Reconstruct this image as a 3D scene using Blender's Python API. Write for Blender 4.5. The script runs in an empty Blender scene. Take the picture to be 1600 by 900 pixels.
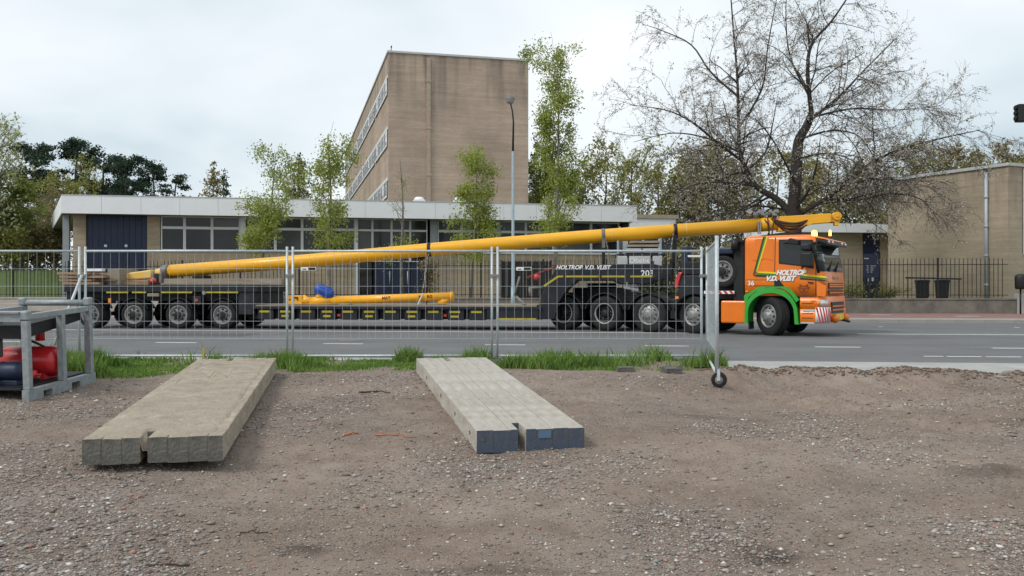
import bpy, math, random
import numpy as np
from mathutils import Vector, Matrix
R = math.radians
C = bpy.context.scene.collection
rng = np.random.default_rng(7)
random.seed(7)

# ------------------------------------------------------------------ camera, sky, sun, exposure
CAMZ, F = 1.27, 1400.0
cam = bpy.data.objects.new('camera', bpy.data.cameras.new('camera')); C.objects.link(cam)
cam.location = (0, 0, CAMZ); cam.rotation_euler = (R(90), 0, 0)
cam.data.sensor_width = 36; cam.data.lens = 31.5; cam.data.clip_start = .1; cam.data.clip_end = 4000
sc = bpy.context.scene; sc.camera = cam
sc.view_settings.view_transform = 'Standard'; sc.view_settings.look = 'None'
sc.view_settings.exposure = 0.33; sc.view_settings.gamma = 1.0; sc.view_settings.use_curve_mapping = False

SUN_EL, SUN_AZ = 46, 236     # azimuth of the light source, degrees clockwise from +Y
w = bpy.data.worlds.new('World'); sc.world = w; w.use_nodes = True
nt = w.node_tree; nt.nodes.clear(); N = nt.nodes.new; L = nt.links.new
out = N('ShaderNodeOutputWorld'); mixs = N('ShaderNodeMixShader')
sky = N('ShaderNodeTexSky'); sky.sky_type = 'NISHITA'; sky.sun_disc = False
sky.sun_elevation = R(SUN_EL); sky.sun_rotation = R(SUN_AZ); sky.dust_density = 2.0
bg1 = N('ShaderNodeBackground'); bg1.inputs[1].default_value = .12
L(sky.outputs[0], bg1.inputs[0])
tc = N('ShaderNodeTexCoord'); sep = N('ShaderNodeSeparateXYZ'); L(tc.outputs['Generated'], sep.inputs[0])
mz = N('ShaderNodeMath'); mz.operation = 'ADD'; mz.inputs[1].default_value = .22; L(sep.outputs[2], mz.inputs[0])
mm = N('ShaderNodeMath'); mm.operation = 'MAXIMUM'; mm.inputs[1].default_value = .08; L(mz.outputs[0], mm.inputs[0])
dx = N('ShaderNodeMath'); dx.operation = 'DIVIDE'; L(sep.outputs[0], dx.inputs[0]); L(mm.outputs[0], dx.inputs[1])
dy = N('ShaderNodeMath'); dy.operation = 'DIVIDE'; L(sep.outputs[1], dy.inputs[0]); L(mm.outputs[0], dy.inputs[1])
cmb = N('ShaderNodeCombineXYZ'); L(dx.outputs[0], cmb.inputs[0]); L(dy.outputs[0], cmb.inputs[1])
n1 = N('ShaderNodeTexNoise'); n1.inputs['Scale'].default_value = .62; n1.inputs['Detail'].default_value = 5; n1.inputs['Roughness'].default_value = .5
n1.inputs['Distortion'].default_value = .3
L(cmb.outputs[0], n1.inputs['Vector'])
cr = N('ShaderNodeValToRGB'); L(n1.outputs['Fac'], cr.inputs[0])
cr.color_ramp.elements[0].position = .36; cr.color_ramp.elements[0].color = (.46, .555, .615, 1)
cr.color_ramp.elements[1].position = .63; cr.color_ramp.elements[1].color = (.86, .885, .90, 1)
e = cr.color_ramp.elements.new(.47); e.color = (.67, .735, .77, 1)
bg2 = N('ShaderNodeBackground'); bg2.inputs[1].default_value = 1.0; L(cr.outputs[0], bg2.inputs[0])
mixs.inputs[0].default_value = .93
L(bg1.outputs[0], mixs.inputs[1]); L(bg2.outputs[0], mixs.inputs[2]); L(mixs.outputs[0], out.inputs[0])

sun = bpy.data.objects.new('sun', bpy.data.lights.new('sun', 'SUN')); C.objects.link(sun)
sun.data.energy = 1.5; sun.data.angle = R(18); sun.data.color = (1, .96, .9)
sd = Vector((math.sin(R(SUN_AZ)) * math.cos(R(SUN_EL)), math.cos(R(SUN_AZ)) * math.cos(R(SUN_EL)), math.sin(R(SUN_EL))))
sun.rotation_euler = sd.to_track_quat('Z', 'Y').to_euler()

# ------------------------------------------------------------------ helpers
def PX(px, py, d):
    return Vector(((px - 800) / F * d, d, CAMZ - (py - 450) / F * d))

class Frame:
    def __init__(s, x, y, z, yaw): s.o = (x, y, z); s.yaw = yaw; s.c = math.cos(yaw); s.s = math.sin(yaw)
    def hit(s, px, py, yl):
        a, b = (px - 800) / F, -(py - 450) / F
        ox = -s.o[0] * s.c - s.o[1] * s.s; oy = s.o[0] * s.s - s.o[1] * s.c
        dX = a * s.c + s.s; dY = -a * s.s + s.c
        t = (yl - oy) / dY
        return (ox + t * dX, CAMZ + t * b - s.o[2])
    def world(s, x, y, z): return Vector((s.o[0] + x * s.c - y * s.s, s.o[1] + x * s.s + y * s.c, s.o[2] + z))
YAW = -R(6.03)
UX, UY = math.cos(YAW), math.sin(YAW)
def ST(s, t, z=0): return Vector((s * UX - t * UY, s * UY + t * UX, z))

def vnoise(x, y, seed=0):
    x = np.asarray(x, float); y = np.asarray(y, float)
    xi = np.floor(x).astype(np.int64); yi = np.floor(y).astype(np.int64)
    fx = x - xi; fy = y - yi; fx = fx * fx * (3 - 2 * fx); fy = fy * fy * (3 - 2 * fy)
    def h(a, b):
        n = (a * 374761393 + b * 668265263 + seed * 1442695041) & 0xffffffff
        n = ((n ^ (n >> 13)) * 1274126177) & 0xffffffff
        return ((n ^ (n >> 16)) & 0xffff) / 65535.0
    return (h(xi, yi) * (1 - fx) + h(xi + 1, yi) * fx) * (1 - fy) + (h(xi, yi + 1) * (1 - fx) + h(xi + 1, yi + 1) * fx) * fy
def sm(a, b, x): t = np.clip((np.asarray(x, float) - a) / (b - a), 0, 1); return t * t * (3 - 2 * t)

def tag(o, label=None, cat=None, group=None, kind=None):
    if label: o['label'] = label
    if cat: o['category'] = cat
    if group: o['group'] = group
    if kind: o['kind'] = kind
    return o
def empty(name, label, cat, loc=(0, 0, 0), rotz=0, group=None):
    o = bpy.data.objects.new(name, None); C.objects.link(o); o.location = loc; o.rotation_euler = (0, 0, rotz)
    o.empty_display_size = .1
    return tag(o, label, cat, group)
def link(name, me, parent=None, loc=None, rot=None, scale=None):
    o = bpy.data.objects.new(name, me); C.objects.link(o)
    if parent: o.parent = parent
    if loc is not None: o.location = loc
    if rot is not None: o.rotation_euler = rot
    if scale is not None: o.scale = scale
    return o
def copy_tree(o, parent=None):
    c = o.copy(); C.objects.link(c); c.parent = parent
    for ch in o.children: copy_tree(ch, c)
    return c

class MB:
    def __init__(s): s.v = []; s.f = []; s.mi = []; s.sm = []
    def add(s, vs, fs, mi=0, smooth=False):
        o = len(s.v); s.v += [tuple(v) for v in vs]
        for f in fs: s.f.append(tuple(i + o for i in f)); s.mi.append(mi); s.sm.append(smooth)
        return s
    def box(s, x0, x1, y0, y1, z0, z1, M=None, mi=0):
        vs = [Vector((x, y, z)) for z in (z0, z1) for y in (y0, y1) for x in (x0, x1)]
        if M: vs = [M @ v for v in vs]
        return s.add(vs, [(0, 2, 3, 1), (4, 5, 7, 6), (0, 1, 5, 4), (2, 6, 7, 3), (0, 4, 6, 2), (1, 3, 7, 5)], mi)
    def bar(s, a, b, wd, ht, mi=0):
        a = Vector(a); b = Vector(b); d = b - a; l = d.length
        q = d.to_track_quat('X', 'Z').to_matrix().to_4x4(); q.translation = a
        return s.box(0, l, -wd / 2, wd / 2, -ht / 2, ht / 2, q, mi)
    def prism(s, poly, y0, y1, mi=0):      # poly in (x,z), extruded along y
        n = len(poly); vs = [(x, y0, z) for x, z in poly] + [(x, y1, z) for x, z in poly]
        ar = sum(poly[i][0] * poly[(i + 1) % n][1] - poly[(i + 1) % n][0] * poly[i][1] for i in range(n))
        fs = [tuple(range(n)), tuple(range(2 * n - 1, n - 1, -1))] + [(i, i + n, (i + 1) % n + n, (i + 1) % n) for i in range(n)]
        if ar < 0: fs = [tuple(reversed(f)) for f in fs]
        return s.add(vs, fs, mi)
    def tube(s, pts, rs, n=10, caps=True, mi=0, smooth=True):
        pts = [Vector(p) for p in pts]
        if not hasattr(rs, '__len__'): rs = [rs] * len(pts)
        vs = []; prev = None
        for i, p in enumerate(pts):
            t = (pts[min(i + 1, len(pts) - 1)] - pts[max(i - 1, 0)]).normalized()
            if prev is None:
                ref = Vector((0, 0, 1)) if abs(t.z) < .9 else Vector((1, 0, 0)); a = t.cross(ref).normalized()
            else:
                a = (prev - t * prev.dot(t)).normalized()
            prev = a; b = t.cross(a)
            for k in range(n):
                an = 2 * math.pi * k / n; vs.append(p + (a * math.cos(an) + b * math.sin(an)) * rs[i])
        o = len(s.v); s.v += [tuple(v) for v in vs]
        for i in range(len(pts) - 1):
            for k in range(n):
                s.f.append((o + i * n + k, o + i * n + (k + 1) % n, o + (i + 1) * n + (k + 1) % n, o + (i + 1) * n + k)); s.mi.append(mi); s.sm.append(smooth)
        if caps:
            s.f.append(tuple(o + k for k in reversed(range(n)))); s.f.append(tuple(o + (len(pts) - 1) * n + k for k in range(n))); s.mi += [mi, mi]; s.sm += [False, False]
        return s
    def cyl(s, a, b, r0, r1=None, n=16, mi=0): return s.tube([a, b], [r0, r0 if r1 is None else r1], n, True, mi)
    def lathe(s, prof, n=32, M=None, mi=0, smooth=True):   # prof (r, y) around the y axis
        vs = []
        for r, y in prof:
            for k in range(n):
                an = 2 * math.pi * k / n; v = Vector((r * math.cos(an), y, r * math.sin(an))); vs.append(M @ v if M else v)
        fs = [(i * n + k, (i + 1) * n + k, (i + 1) * n + (k + 1) % n, i * n + (k + 1) % n) for i in range(len(prof) - 1) for k in range(n)]
        return s.add(vs, fs, mi, smooth)
    def rings(s, rings, mi=0, smooth=True, cap0=True, cap1=True):
        n = len(rings[0]); vs = [p for r in rings for p in r]
        fs = [(i * n + k, i * n + (k + 1) % n, (i + 1) * n + (k + 1) % n, (i + 1) * n + k) for i in range(len(rings) - 1) for k in range(n)]
        s.add(vs, fs, mi, smooth); o = len(s.v) - len(vs)
        if cap0: s.f.append(tuple(o + k for k in reversed(range(n)))); s.mi.append(mi); s.sm.append(False)
        if cap1: s.f.append(tuple(o + (len(rings) - 1) * n + k for k in range(n))); s.mi.append(mi); s.sm.append(False)
        return s
    def mesh(s, name, mats):
        me = bpy.data.meshes.new(name); me.from_pydata(s.v, [], s.f)
        if not isinstance(mats, (list, tuple)): mats = [mats]
        for m in mats: me.materials.append(m)
        me.polygons.foreach_set('material_index', s.mi); me.polygons.foreach_set('use_smooth', s.sm); me.update()
        return me
    def build(s, name, mats, parent=None, loc=None, rot=None, bev=0, seg=2):
        o = link(name, s.mesh(name, mats), parent, loc, rot)
        if bev:
            b = o.modifiers.new('bevel', 'BEVEL'); b.width = bev; b.segments = seg; b.limit_method = 'ANGLE'; b.angle_limit = R(40)
        return o

def arr_mesh(name, V, Fa, mat, attr=None, smooth=False):
    me = bpy.data.meshes.new(name); k = Fa.shape[1]; nf = len(Fa)
    me.vertices.add(len(V)); me.vertices.foreach_set('co', np.ascontiguousarray(V, np.float32).ravel())
    me.loops.add(nf * k); me.loops.foreach_set('vertex_index', np.ascontiguousarray(Fa, np.int32).ravel())
    me.polygons.add(nf); me.polygons.foreach_set('loop_start', np.arange(0, nf * k, k, dtype=np.int32))
    if smooth: me.polygons.foreach_set('use_smooth', np.ones(nf, bool))
    for m in (mat if isinstance(mat, (list, tuple)) else [mat]): me.materials.append(m)
    if attr is not None:
        a = me.color_attributes.new('tone', 'FLOAT_COLOR', 'POINT'); a.data.foreach_set('color', np.ascontiguousarray(attr, np.float32).ravel())
    me.update(calc_edges=True); return me

# ------------------------------------------------------------------ materials
def mat(name, col, rough=.7, metal=0, var=.12, scale=6, bump=0, bscale=40, col2=None, spec=.4, stretch=None, trans=0, island=0, attr=False, emit=0, dirt=0, dirtcol=(.09, .075, .06), coords='Object', coat=0):
    m = bpy.data.materials.new(name); m.use_nodes = True; n = m.node_tree; b = n.nodes['Principled BSDF']
    b.inputs['Roughness'].default_value = rough; b.inputs['Metallic'].default_value = metal; b.inputs['Specular IOR Level'].default_value = spec
    if coat: b.inputs['Coat Weight'].default_value = coat; b.inputs['Coat Roughness'].default_value = .08
    nd = n.nodes.new; lk = n.links.new
    tcn = nd('ShaderNodeTexCoord'); mp = nd('ShaderNodeMapping'); lk(tcn.outputs[coords], mp.inputs[0])
    if stretch: mp.inputs['Scale'].default_value = stretch
    no = nd('ShaderNodeTexNoise'); no.inputs['Scale'].default_value = scale; no.inputs['Detail'].default_value = 6; no.inputs['Roughness'].default_value = .6
    lk(mp.outputs[0], no.inputs['Vector'])
    rp = nd('ShaderNodeMapRange'); rp.inputs[1].default_value = .3; rp.inputs[2].default_value = .7; lk(no.outputs['Fac'], rp.inputs[0])
    mx = nd('ShaderNodeMix'); mx.data_type = 'RGBA'; lk(rp.outputs[0], mx.inputs[0])
    c2 = col2 or tuple(c * (1 + var) for c in col); c1 = col if col2 else tuple(c * (1 - var) for c in col)
    mx.inputs[6].default_value = (*c1, 1); mx.inputs[7].default_value = (*c2, 1); o = mx.outputs[2]
    if attr:
        at = nd('ShaderNodeVertexColor'); at.layer_name = 'tone'
        m2 = nd('ShaderNodeMix'); m2.data_type = 'RGBA'; m2.blend_type = 'MULTIPLY'; m2.inputs[0].default_value = 1
        lk(o, m2.inputs[6]); lk(at.outputs[0], m2.inputs[7]); o = m2.outputs[2]
    if island:
        ge = nd('ShaderNodeNewGeometry'); m3 = nd('ShaderNodeMapRange'); lk(ge.outputs['Random Per Island'], m3.inputs[0])
        m3.inputs[3].default_value = 1 - island; m3.inputs[4].default_value = 1 + island
        vm = nd('ShaderNodeVectorMath'); vm.operation = 'SCALE'; lk(o, vm.inputs[0]); lk(m3.outputs[0], vm.inputs['Scale']); o = vm.outputs[0]
    if dirt:
        n3 = nd('ShaderNodeTexNoise'); n3.inputs['Scale'].default_value = 3.1; n3.inputs['Detail'].default_value = 9; n3.inputs['Roughness'].default_value = .72
        lk(mp.outputs[0], n3.inputs['Vector']); r3 = nd('ShaderNodeMapRange'); r3.inputs[1].default_value = .5; r3.inputs[2].default_value = .75; r3.inputs[4].default_value = dirt
        lk(n3.outputs['Fac'], r3.inputs[0]); m4 = nd('ShaderNodeMix'); m4.data_type = 'RGBA'; lk(r3.outputs[0], m4.inputs[0]); lk(o, m4.inputs[6])
        m4.inputs[7].default_value = (*dirtcol, 1); o = m4.outputs[2]
    lk(o, b.inputs['Base Color'])
    if bump:
        n2 = nd('ShaderNodeTexNoise'); n2.inputs['Scale'].default_value = bscale; n2.inputs['Detail'].default_value = 5; lk(mp.outputs[0], n2.inputs['Vector'])
        bp = nd('ShaderNodeBump'); bp.inputs['Strength'].default_value = bump; bp.inputs['Distance'].default_value = .02; lk(n2.outputs['Fac'], bp.inputs['Height']); lk(bp.outputs[0], b.inputs['Normal'])
    if trans:
        tr = nd('ShaderNodeBsdfTranslucent'); lk(o, tr.inputs[0]); ms = nd('ShaderNodeMixShader'); ms.inputs[0].default_value = trans
        lk(b.outputs[0], ms.inputs[1]); lk(tr.outputs[0], ms.inputs[2]); lk(ms.outputs[0], n.nodes['Material Output'].inputs[0])
    if emit:
        b.inputs['Emission Color'].default_value = (*col, 1); b.inputs['Emission Strength'].default_value = emit
    return m

def brick_mat(name, c1, c2, mortar, stain=.5, top=20.0, sdepth=3.0):
    m = bpy.data.materials.new(name); m.use_nodes = True; n = m.node_tree; b = n.nodes['Principled BSDF']; nd = n.nodes.new; lk = n.links.new
    b.inputs['Roughness'].default_value = .9; b.inputs['Specular IOR Level'].default_value = .2
    tcn = nd('ShaderNodeTexCoord'); sp = nd('ShaderNodeSeparateXYZ'); lk(tcn.outputs['Object'], sp.inputs[0])
    ad = nd('ShaderNodeMath'); ad.operation = 'ADD'; lk(sp.outputs[0], ad.inputs[0]); lk(sp.outputs[1], ad.inputs[1])
    cb = nd('ShaderNodeCombineXYZ'); lk(ad.outputs[0], cb.inputs[0]); lk(sp.outputs[2], cb.inputs[1])
    br = nd('ShaderNodeTexBrick'); lk(cb.outputs[0], br.inputs['Vector']); br.inputs['Scale'].default_value = 1
    br.inputs['Brick Width'].default_value = .22; br.inputs['Row Height'].default_value = .0625; br.inputs['Mortar Size'].default_value = .006
    br.inputs['Color1'].default_value = (*c1, 1); br.inputs['Color2'].default_value = (*c2, 1); br.inputs['Mortar'].default_value = (*mortar, 1)
    # broad weathering and dark run-off streaks with a shape of their own
    n1 = nd('ShaderNodeTexNoise'); n1.inputs['Scale'].default_value = .35; n1.inputs['Detail'].default_value = 8; lk(cb.outputs[0], n1.inputs['Vector'])
    mp = nd('ShaderNodeMapping'); mp.inputs['Scale'].default_value = (1.1, .1, 1); lk(cb.outputs[0], mp.inputs[0])
    n2 = nd('ShaderNodeTexNoise'); n2.inputs['Scale'].default_value = 1.6; n2.inputs['Detail'].default_value = 6; lk(mp.outputs[0], n2.inputs['Vector'])
    r2 = nd('ShaderNodeMapRange'); r2.inputs[1].default_value = .42; r2.inputs[2].default_value = .72; lk(n2.outputs['Fac'], r2.inputs[0])
    rz = nd('ShaderNodeMapRange'); rz.inputs[1].default_value = top - sdepth; rz.inputs[2].default_value = top; lk(sp.outputs[2], rz.inputs[0])
    mu = nd('ShaderNodeMath'); mu.operation = 'MULTIPLY'; lk(r2.outputs[0], mu.inputs[0]); lk(rz.outputs[0], mu.inputs[1])
    mu2 = nd('ShaderNodeMath'); mu2.operation = 'MULTIPLY'; mu2.inputs[1].default_value = stain; lk(mu.outputs[0], mu2.inputs[0])
    r1 = nd('ShaderNodeMapRange'); r1.inputs[1].default_value = .3; r1.inputs[2].default_value = .7; r1.inputs[3].default_value = .78; r1.inputs[4].default_value = 1.14; lk(n1.outputs['Fac'], r1.inputs[0])
    vm = nd('ShaderNodeVectorMath'); vm.operation = 'SCALE'; lk(br.outputs['Color'], vm.inputs[0]); lk(r1.outputs[0], vm.inputs['Scale'])
    mx = nd('ShaderNodeMix'); mx.data_type = 'RGBA'; lk(mu2.outputs[0], mx.inputs[0]); lk(vm.outputs[0], mx.inputs[6]); mx.inputs[7].default_value = (.05, .045, .04, 1)
    mh = nd('ShaderNodeMapping'); mh.inputs['Scale'].default_value = (.12, 2.6, 1); lk(cb.outputs[0], mh.inputs[0])
    nh_ = nd('ShaderNodeTexNoise'); nh_.inputs['Scale'].default_value = 1.5; nh_.inputs['Detail'].default_value = 7; nh_.inputs['Roughness'].default_value = .75; lk(mh.outputs[0], nh_.inputs['Vector'])
    rh = nd('ShaderNodeMapRange'); rh.inputs[1].default_value = .3; rh.inputs[2].default_value = .7; rh.inputs[3].default_value = .80; rh.inputs[4].default_value = 1.16; lk(nh_.outputs['Fac'], rh.inputs[0])
    vh = nd('ShaderNodeVectorMath'); vh.operation = 'SCALE'; lk(mx.outputs[2], vh.inputs[0]); lk(rh.outputs[0], vh.inputs['Scale'])
    lk(vh.outputs[0], b.inputs['Base Color'])
    bp = nd('ShaderNodeBump'); bp.inputs['Strength'].default_value = .4; bp.inputs['Distance'].default_value = .008; bp.invert = True; lk(br.outputs['Fac'], bp.inputs['Height']); lk(bp.outputs[0], b.inputs['Normal'])
    return m

def dirt_mat():
    m = bpy.data.materials.new('site_dirt'); m.use_nodes = True; n = m.node_tree; b = n.nodes['Principled BSDF']; nd = n.nodes.new; lk = n.links.new
    b.inputs['Roughness'].default_value = .95; b.inputs['Specular IOR Level'].default_value = .15
    tcn = nd('ShaderNodeTexCoord'); V = tcn.outputs['Object']
    def noise(s, d=6, r=.6):
        q = nd('ShaderNodeTexNoise'); q.inputs['Scale'].default_value = s; q.inputs['Detail'].default_value = d; q.inputs['Roughness'].default_value = r; lk(V, q.inputs['Vector']); return q.outputs['Fac']
    def rng_(x, a, c, lo=0, hi=1):
        q = nd('ShaderNodeMapRange'); q.inputs[1].default_value = a; q.inputs[2].default_value = c; q.inputs[3].default_value = lo; q.inputs[4].default_value = hi; lk(x, q.inputs[0]); return q.outputs[0]
    def mix(f, a, c):
        q = nd('ShaderNodeMix'); q.data_type = 'RGBA'
        if isinstance(f, float): q.inputs[0].default_value = f
        else: lk(f, q.inputs[0])
        for i, x in ((6, a), (7, c)):
            if isinstance(x, tuple): q.inputs[i].default_value = (*x, 1)
            else: lk(x, q.inputs[i])
        return q.outputs[2]
    c = mix(rng_(noise(.55), .35, .65), (.248, .190, .152), (.288, .240, .206))
    c = mix(rng_(noise(2.3, 8, .7), .45, .7), c, (.185, .139, .110))
    vo = nd('ShaderNodeTexVoronoi'); vo.inputs['Scale'].default_value = 55; lk(V, vo.inputs['Vector'])
    vc = nd('ShaderNodeSeparateColor'); lk(vo.outputs['Color'], vc.inputs[0])
    st = mix(rng_(vc.outputs[1], 0, 1), (.13, .105, .09), (.40, .36, .32))
    g1 = rng_(noise(.9, 5), .42, .62, .18, .9); th = nd('ShaderNodeMath'); th.operation = 'LESS_THAN'; lk(vc.outputs[0], th.inputs[0]); lk(g1, th.inputs[1])
    fm = nd('ShaderNodeMath'); fm.operation = 'MULTIPLY'; lk(th.outputs[0], fm.inputs[0]); lk(rng_(vo.outputs['Distance'], .55, .3), fm.inputs[1])
    c = mix(fm.outputs[0], c, st)
    c = mix(rng_(noise(130, 3), .5, .75, 0, .5), c, (.09, .07, .055))
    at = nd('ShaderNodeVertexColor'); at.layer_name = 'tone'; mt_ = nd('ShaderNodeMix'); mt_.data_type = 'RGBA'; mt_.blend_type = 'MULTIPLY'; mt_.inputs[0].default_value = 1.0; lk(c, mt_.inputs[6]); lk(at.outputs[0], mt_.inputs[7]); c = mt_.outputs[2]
    lk(c, b.inputs['Base Color'])
    h = nd('ShaderNodeMath'); h.operation = 'ADD'; lk(noise(60, 6, .7), h.inputs[0]); lk(fm.outputs[0], h.inputs[1])
    bp = nd('ShaderNodeBump'); bp.inputs['Strength'].default_value = .8; bp.inputs['Distance'].default_value = .012; lk(h.outputs[0], bp.inputs['Height']); lk(bp.outputs[0], b.inputs['Normal'])
    return m

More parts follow.
